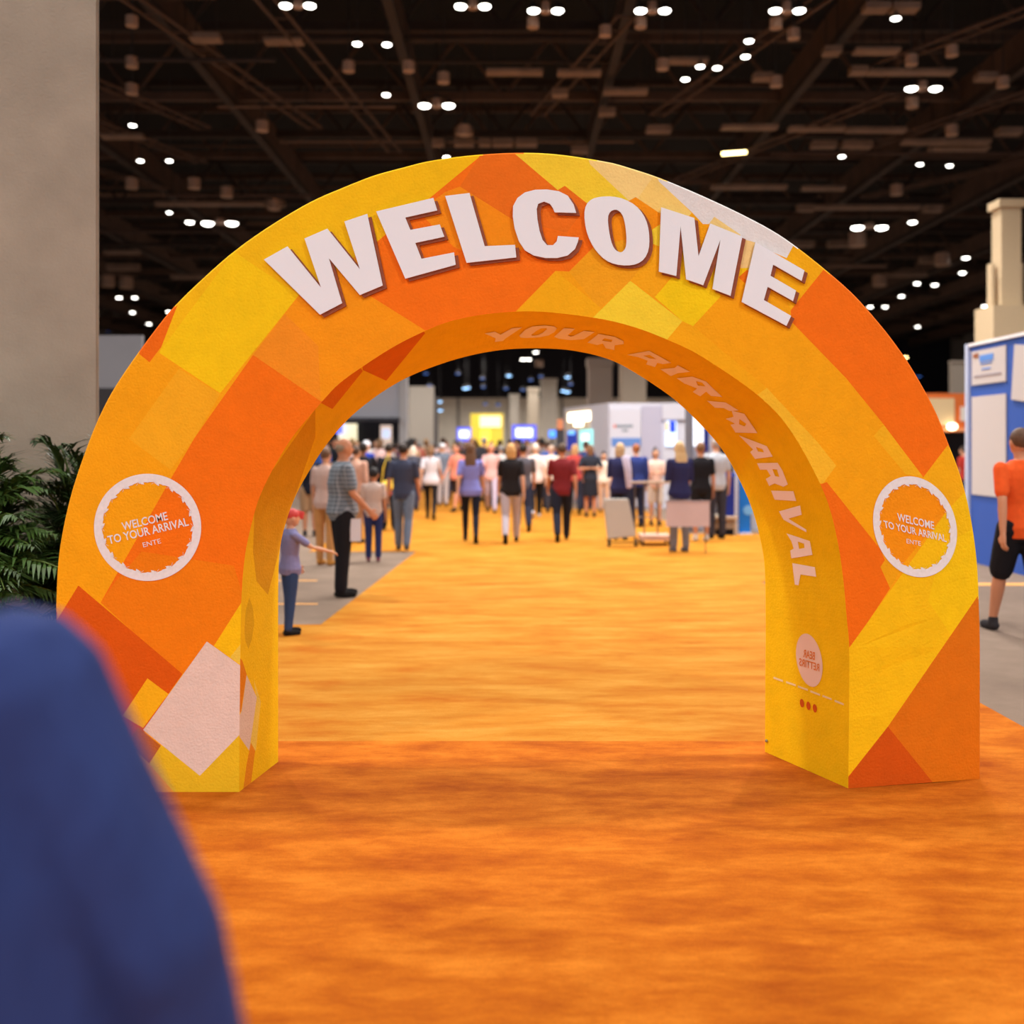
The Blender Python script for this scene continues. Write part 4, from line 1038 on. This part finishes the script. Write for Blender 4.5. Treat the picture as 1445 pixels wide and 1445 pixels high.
def creased():
    m = mat('navy_creased_cloth', (42,58,112), .85, bump=1, bscale=7)
    nt = m.node_tree
    for n in nt.nodes:
        if n.type == 'BUMP': n.inputs['Distance'].default_value = .045
    mp = nt.nodes.new('ShaderNodeMapping'); mp.inputs['Scale'].default_value = (1.5, 1.5, .45); mp.inputs['Rotation'].default_value = (0, .5, 0)
    tc = next(n for n in nt.nodes if n.type == 'TEX_COORD'); tx = next(n for n in nt.nodes if n.type == 'TEX_NOISE')
    nt.links.new(tc.outputs['Object'], mp.inputs['Vector']); nt.links.new(mp.outputs['Vector'], tx.inputs['Vector'])
    return m
# the shoulder in the foreground
person(-.68, .98, 1.745, .1, 'person in a dark navy blue shirt standing very close at the lower left corner', 'h', 'wide', 'long', (46,64,118), 'trousers', (30,32,44), 'short', (50,36,28), vox=.011, topmat=creased())
# left of the aisle
person(wx(409,8.85), 8.85, 1.09, -PI/2+.5, 'small child in a red cap and lavender shirt beside the arch', 'c', 'reach', 'loose', (130,128,170), 'trousers', (52,72,112), 'cap', (206,70,66), vox=.012)
[o for o in bpy.data.objects if o.name.startswith('person')][-1].scale.x *= 1.3
t, J, s = person(wx(483,11.05), 11.05, 1.72, -PI/2+.45, 'bald man in a grey plaid shirt and black trousers, in profile', 'b', 'side', 'tee', (120,126,134), 'trousers', (30,29,34), 'bald', (150,132,112), 't', vox=.011, topmat=plaid())
a = P(501,748,10.9); tag(obj('paper_sheet', bx(a.x-.05, a.x+.06, 10.9, 10.91, a.z-.12, a.z+.12), mat('paper', (225,222,232), .7)), 'white papers held by the man in the grey plaid shirt', 'paper')
person(wx(527,14.3), 14.3, 1.32, .05, 'black-haired child in a beige shirt and navy jeans seen from behind', 'c', 'stand', 'tee', (196,174,164), 'trousers', (44,52,98), 'short', (34,28,28), 't', (120,60,80))
person(wx(569,15.8), 15.8, 1.66, -.08, 'man in a dark slate t-shirt and grey jeans at the corner of the concrete patch', 'm', 'step', 'tee', (62,66,86), 'trousers', (104,114,132), 'short', (48,36,30), 't', (84,76,72))
person(wx(608,22.3), 22.3, 1.62, 0, 'woman in a pale grey top and black leggings walking away left of centre', 'w', 'walk', 'loose', (206,200,206), 'leggings', (34,30,32), 'tail', (130,96,66))
person(wx(664,17.1), 17.1, 1.66, .03, 'long-haired woman in a lavender blue shirt and black leggings walking away', 'w', 'walk', 'loose', (128,130,200), 'leggings', (28,30,44), 'long', (98,66,42), vox=.011)
person(wx(721,17.0), 17.0, 1.66, 0, 'blonde woman in a black t-shirt and light grey trousers walking away', 'w', 'walk2', 'tee', (36,32,34), 'trousers', (178,168,178), 'bob', (206,158,100), vox=.011)
person(wx(793,17.35), 17.35, 1.66, 0, 'man in a maroon t-shirt and dark navy jeans walking away', 'm', 'walk2', 'tee', (120,38,42), 'trousers', (34,36,50), 'short', (84,64,46), 't', vox=.011)
person(wx(833,22.9), 22.9, 1.63, 0, 'person in a black top and dark skirt with arms folded behind the back', 'm', 'back', 'tee', (44,46,56), 'skirt', (34,34,42), 'bob', (120,84,58), 't')
_t, _J, _s = person(wx(875,17.5), 17.5, 1.67, -.35, 'grey-blonde woman in a navy blazer behind the grey wheeled case', 'w', 'hold', 'blazer', (46,48,88), 'trousers', (36,38,56), 'bob', (196,164,124), vox=.011)
a = wx(882,17.3); t = _t; bm = bmesh.new(); limb(bm, [(a,17.22,1.42),(a+.04,17.2,1.2),(a+.06,17.2,.92)], [(.07,.03),(.06,.03),(.05,.02)], 10); o = obj('scarf', bm, mat('scarf_pale', (200,190,212), .8), smooth=True); o.parent = t; o.matrix_parent_inverse = Matrix.LocRotScale(t.location, t.rotation_euler, t.scale).inverted(); o['label'] = 'long pale scarf'
person(wx(898,20.2), 20.2, 1.65, .2, 'red-haired person in a navy blazer behind the grey-blonde woman', 'm', 'stand', 'blazer', (48,62,124), 'trousers', (34,38,60), 'short', (160,96,56))
person(wx(925,20.6), 20.6, 1.56, PI, 'person in a white and peach top and white shorts facing the camera behind the cart', 'w', 'hold', 'tee', (238,200,182), 'shorts', (226,216,206), 'bun', (58,46,44))
person(wx(959,15.6), 15.6, 1.69, .25, 'woman with very long blonde hair in a navy jacket beside the cart', 'w', 'hold', 'blazer', (44,44,82), 'trousers', (118,118,126), 'long', (200,166,118), 'f', (90,90,100), vox=.011)
person(wx(989,17.3), 17.3, 1.68, .1, 'man in a black t-shirt standing behind the pale signboard', 'm', 'stand', 'tee', (30,28,32), 'shorts', (30,28,30), 'short', (130,92,62), 't', (200,190,180))
person(wx(1012,17.7), 17.75, 1.76, .2, 'grey-haired man in a pale grey shirt half hidden by the right leg of the arch', 'm', 'stand', 'tee', (190,192,200), 'trousers', (60,60,70), 'short', (176,160,150))
person(wx(852,24.6), 24.6, 1.45, PI, 'small dark-haired person in cream in front of the white booth', 'w', 'stand', 'tee', (232,214,196), 'trousers', (210,170,140), 'bun', (54,40,38))
# second row
person(wx(516,22), 22, 1.72, -.5, 'person in a bright blue shirt and white cap left of the aisle', 'm', 'stand', 'tee', (44,64,160), 'trousers', (40,40,60), 'cap', (225,225,235))
person(wx(437,18.2), 18.2, 1.55, .3, 'person in a black shirt and khaki shorts close to the left leg of the arch', 'm', 'stand', 'tee', (24,26,38), 'shorts', (160,128,96), 'short', (90,60,44), 't', (40,40,44))
person(wx(453,13.6), 13.9, 1.60, -.3, 'person in a white top and tan trousers behind the man in the plaid shirt', 'w', 'stand', 'tee', (200,170,160), 'trousers', (196,140,84), 'short', (110,80,60), 'f', (190,130,60))
person(wx(502,17), 17, 1.62, -.4, 'person in a peach shirt and tan trousers right of the man in the plaid shirt', 'm', 'stand', 'long', (206,160,140), 'trousers', (170,130,96), 'short', (80,60,48))
person(wx(512,18.4), 18.4, 1.68, .2, 'person all in black between the plaid-shirt man and the beige-shirt child', 'm', 'walk', 'long', (30,30,36), 'trousers', (26,26,30), 'short', (40,32,30), 'b')
t, J, s = person(wx(549,19.5), 19.5, 1.66, .2, 'person in black with a yellow shoulder bag behind the slate-shirt man', 'm', 'stand', 'long', (38,38,46), 'trousers', (30,30,40), 'short', (50,38,32))
c = P(546,686,19.29); tb = thing('shoulder_bag', 'yellow shoulder bag with a red base between the child and the slate-shirt man', 'bag', c)
bm = bmesh.new(); ball(bm, c, (.12,.07,.11)); obj('pouch', bm, mat('bag_yellow', (240,205,70), .7), tb, True)
bm = bmesh.new(); ball(bm, c+Vector((0,0,-.13)), (.10,.06,.06)); obj('base', bm, mat('bag_red', (190,80,60), .7), tb, True)
bm = bmesh.new(); limb(bm, [c+Vector((-.1,0,.05)), c+Vector((-.07,.03,.35)), c+Vector((.02,.05,.62)), c+Vector((.08,.03,.35)), c+Vector((.1,0,.05))], [.012]*5, 6); obj('strap', bm, MATS['bag_yellow'], tb, True)
person(wx(583,25), 25, 1.6, .1, 'white-haired person with a tan face just right of the slate-shirt man', 'w', 'stand', 'tee', (80,80,92), 'trousers', (60,60,76), 'bob', (236,216,196))
person(wx(625,27), 27, 1.66, 0, 'person in a white cap and grey-blue shirt behind the pale-topped woman', 'm', 'stand', 'tee', (120,128,144), 'trousers', (190,180,180), 'cap', (235,236,242))
person(wx(645,25), 25, 1.64, 2.6, 'person in a coral and peach top and black shorts left of the long-haired woman', 'w', 'walk', 'loose', (236,146,120), 'shorts', (54,40,38), 'tail', (90,56,44), 'r')
person(wx(693,24.6), 24.6, 1.66, PI, 'woman in a white and coral top and light trousers walking towards the camera', 'w', 'walk', 'tee', (226,176,170), 'trousers', (190,176,196), 'short', (210,150,110), 'r')
person(wx(738,19.4), 19.4, 1.65, .05, 'dark-haired man in a grey shirt just behind the blonde woman in black', 'm', 'walk', 'tee', (88,84,92), 'trousers', (40,42,60), 'short', (36,30,30), 't')
person(wx(756,22.8), 22.8, 1.66, .05, 'person in a white blouse and black trousers right of the blonde woman', 'w', 'walk2', 'tee', (226,208,202), 'trousers', (28,28,34), 'short', (232,214,200), 'f', (190,190,200))
person(wx(765,27), 27, 1.80, .1, 'tall dark-skinned man whose head rises above the crowd in the middle', 'm', 'stand', 'tee', (120,110,110), 'trousers', (50,50,60), 'short', (26,22,22), 'b')
person(wx(778,24.5), 24.5, 1.62, .1, 'person in a cream top left of the maroon-shirt man', 'w', 'stand', 'long', (238,222,208), 'trousers', (60,60,70), 'short', (200,170,150))
person(wx(811,24), 24, 1.64, 0, 'fair-haired woman with a red collar right of the maroon-shirt man', 'w', 'walk', 'tee', (180,70,64), 'trousers', (40,40,52), 'bob', (196,150,104))
person(wx(827,25.5), 25.5, 1.72, 0, 'man in a dark blue shirt behind the person with folded arms', 'm', 'stand', 'tee', (50,66,110), 'trousers', (40,40,60), 'short', (70,48,40), 't')
# right of the arch
person(wx(1441,8.8), 8.8, 1.79, .1, 'man in an orange t-shirt and black shorts walking away at the right edge', 'm', 'walk', 'tee', (226,88,34), 'shorts', (28,26,30), 'short', (92,64,46), 't', (50,46,48), vox=.010)
person(wx(1377,15.6), 15.6, 1.56, .2, 'woman in a black and brown top and black skirt by the blue booth wall', 'w', 'step', 'tee', (56,48,48), 'skirt', (28,26,30), 'tail', (120,96,70), 'f')
person(wx(1402,14.6), 14.6, 1.48, -.2, 'dark-haired woman in a grey top half hidden behind the man in orange', 'w', 'stand', 'tee', (96,88,92), 'trousers', (186,150,120), 'bob', (40,32,34))
person(wx(1389,17.5), 17.5, 1.3, .3, 'child in a pink shirt between the two women by the blue booth', 'c', 'stand', 'tee', (226,120,130), 'trousers', (170,130,100), 'short', (70,50,40))
person(wx(1360,24), 24, 1.6, .5, 'distant person in red by the dark opening of the orange booth', 'w', 'stand', 'tee', (190,60,50), 'trousers', (40,40,50), 'short', (60,44,36))
# distant crowd
random.seed(21)
TOPC = [('black',(30,30,36)),('navy',(38,44,80)),('white',(222,218,216)),('grey',(120,120,128)),('tan',(190,156,124)),('blue',(60,90,160)),('dark green',(48,70,56)),('maroon',(110,42,48)),('coral',(222,130,110)),('pale pink',(226,190,186)),('charcoal',(62,60,66)),('brown',(98,70,54))]
BOTC = [('dark',(34,34,44)),('blue',(66,78,110)),('khaki',(160,136,104)),('grey',(104,104,112))]
HC = [(40,30,28),(70,50,38),(110,80,54),(180,140,94),(150,146,144),(30,26,26)]
REFS = [(437,'the black-shirted man by the left leg of the arch'),(478,'the bald man in plaid'),(520,'the beige-shirt child'),(569,'the slate-shirt man'),(608,'the woman in the pale grey top'),(664,'the long-haired woman in lavender'),(721,'the blonde woman in black'),(793,'the man in maroon'),(833,'the person with folded arms')]
REFS = [(437,'black-shirt man'),(478,'plaid-shirt man'),(520,'beige-shirt child'),(569,'slate-shirt man'),(608,'pale-topped woman'),(664,'lavender-shirt woman'),(721,'blonde woman'),(793,'maroon-shirt man')]
taken = [(o.location.x, o.location.y) for o in bpy.data.objects if o.name.startswith('person')]+[(1.35, 28.5)]
n = 0; used = {}
while n < 84:
    d = random.uniform(26, 45); px = random.uniform(445, 790 if d > 29 else 775)
    if d > 38 and px < 585: continue
    x = wx(px, d)
    if any(math.hypot(x-a, d-b) < .85 for a, b in taken): continue
    taken.append((x, d)); n += 1
    tn, tcx = random.choice(TOPC); bn_, bcx = random.choice(BOTC)
    ref = min(REFS, key=lambda r: abs(r[0]-px))[1]
    row = 'just behind' if d < 33 else 'well behind' if d < 39 else 'far behind'
    bld = random.choice('mmww'); hr = random.choice(('short','short','bob','tail') if bld == 'w' else ('short','short','cap'))
    lab = 'distant %s-topped person in %s trousers, %s the %s' % (tn, bn_, row, ref)
    person(x, d, random.uniform(1.56, 1.84), random.choice((0, 0, .3, -.4, 1.2, PI, 2.7)), lab, bld, random.choice(('stand','walk')), 'tee', tcx, 'trousers', bcx, hr, random.choice(HC), random.choice('fftbr'), vox=.02, group='distant crowd filling the aisle')

# ---------------------------------------------------------------- carts among the people
cg_ = mat('case_grey', (186,184,180), .6); met = mat('cart_metal', (110,100,96), .35, metal=.8); rub = mat('rubber', (50,46,46), .8)
D = 16.3
t = thing('wheeled_case', 'grey flat wheeled case leaning in front of the woman in the navy blazer', 'cart', (wx(876,D), D, 0))
pts = [P(852,704,D), P(887,704,D), P(898,757,D), P(858,761,D)]
bm = bmesh.new(); f_ = [bm.verts.new(p) for p in pts]; b2 = [bm.verts.new(p+Vector((0,.14,0))) for p in pts]
bm.faces.new(f_); bm.faces.new(b2[::-1])
for i in range(4): bm.faces.new((f_[i], f_[(i+1) % 4], b2[(i+1) % 4], b2[i]))
bmesh.ops.bevel(bm, geom=list(bm.edges), offset=.012, segments=2, affect='EDGES'); obj('shell', bm, cg_, t)
for x in (860, 898):
    c = P(x, 0, D); bm = bmesh.new(); disc(bm, (c.x, D+.07, .065), .065, 18, 'x', .04); w = obj('wheel', bm, rub, t)
bm = bmesh.new(); bar(bm, (P(858,0,D).x, D+.07, .065), (P(900,0,D).x, D+.07, .065), .012); bar(bm, (P(860,0,D).x, D+.07, .065), P(860,758,D)+Vector((0,.07,0)), .014); bar(bm, (P(897,0,D).x, D+.07, .065), P(896,755,D)+Vector((0,.07,0)), .014); obj('axle_frame', bm, met, t)
D = 16.7
t = thing('hand_trolley', 'thin metal frame trolley with a long handlebar between the blazered women', 'trolley', (wx(925,D), D, 0))
bm = bmesh.new(); bar(bm, P(890,681,D), P(966,680,D), .022, 8); obj('handlebar', bm, mat('bar_tan', (180,156,136), .5), t)
bm = bmesh.new()
for x in (896, 909, 928): bar(bm, P(x,681,D), Vector((P(x,0,D).x, D, .12)), .012, 6)
bar(bm, Vector((P(896,0,D).x, D, .45)), Vector((P(928,0,D).x, D, .45)), .01, 6); obj('upright_frame', bm, met, t)
obj('base_plate', bx(P(903,0,D).x, P(944,0,D).x, D-.25, D+.25, .09, .17), mat('trolley_base', (214,176,156), .7), t)
for x in (905, 942):
    for dy in (-.2, .2):
        bm = bmesh.new(); disc(bm, (P(x,0,D).x, D+dy, .05), .045, 14, 'x', .03); obj('wheel', bm, rub, t)
D = 15.35
t = thing('signboard', 'pale pink-grey rectangular board held low in front of the long-haired blonde woman', 'board', (wx(970,D), D, 0))
bm = world_box(940,1001,708,743,D,.03); obj('board', bm, mat('board_pink', (196,176,178), .7, noise=.05, nscale=3), t)
obj('top_edge', world_box(939,1002,706.5,709,D+.005,.04), mat('board_edge', (170,150,152), .6), t)
bm = bmesh.new()
for x in (946, 996): bar(bm, Vector((P(x,0,D).x, D+.03, 0)), P(x,743,D)+Vector((0,.03,0)), .008, 6)
obj('leg', bm, met, t)

arch.location.z += .006
# ================================================================== CAMERA, WORLD, VIEW
cam = bpy.data.cameras.new('camera'); co = bpy.data.objects.new('camera', cam); C.objects.link(co)
co.location = (0, 0, CH); co.rotation_euler = (PI/2, 0, 0)
cam.sensor_width = 36; cam.sensor_fit = 'HORIZONTAL'; cam.lens = 36; cam.shift_y = -(722.5-HZ)/1445; cam.clip_end = 300; cam.clip_start = .05
cam.dof.use_dof = True; cam.dof.focus_distance = 4.95; cam.dof.aperture_fstop = .036/.029
bpy.context.scene.camera = co
w = bpy.data.worlds.new('World'); bpy.context.scene.world = w; w.use_nodes = True
bg = w.node_tree.nodes['Background']; bg.inputs[0].default_value = (*lin((220,226,242)), 1); bg.inputs[1].default_value = 1.15
vs = bpy.context.scene.view_settings; vs.view_transform = 'Standard'; vs.look = 'None'; vs.gamma = 1; vs.exposure = 0.0
try: vs.use_curve_mapping = False
except Exception: pass
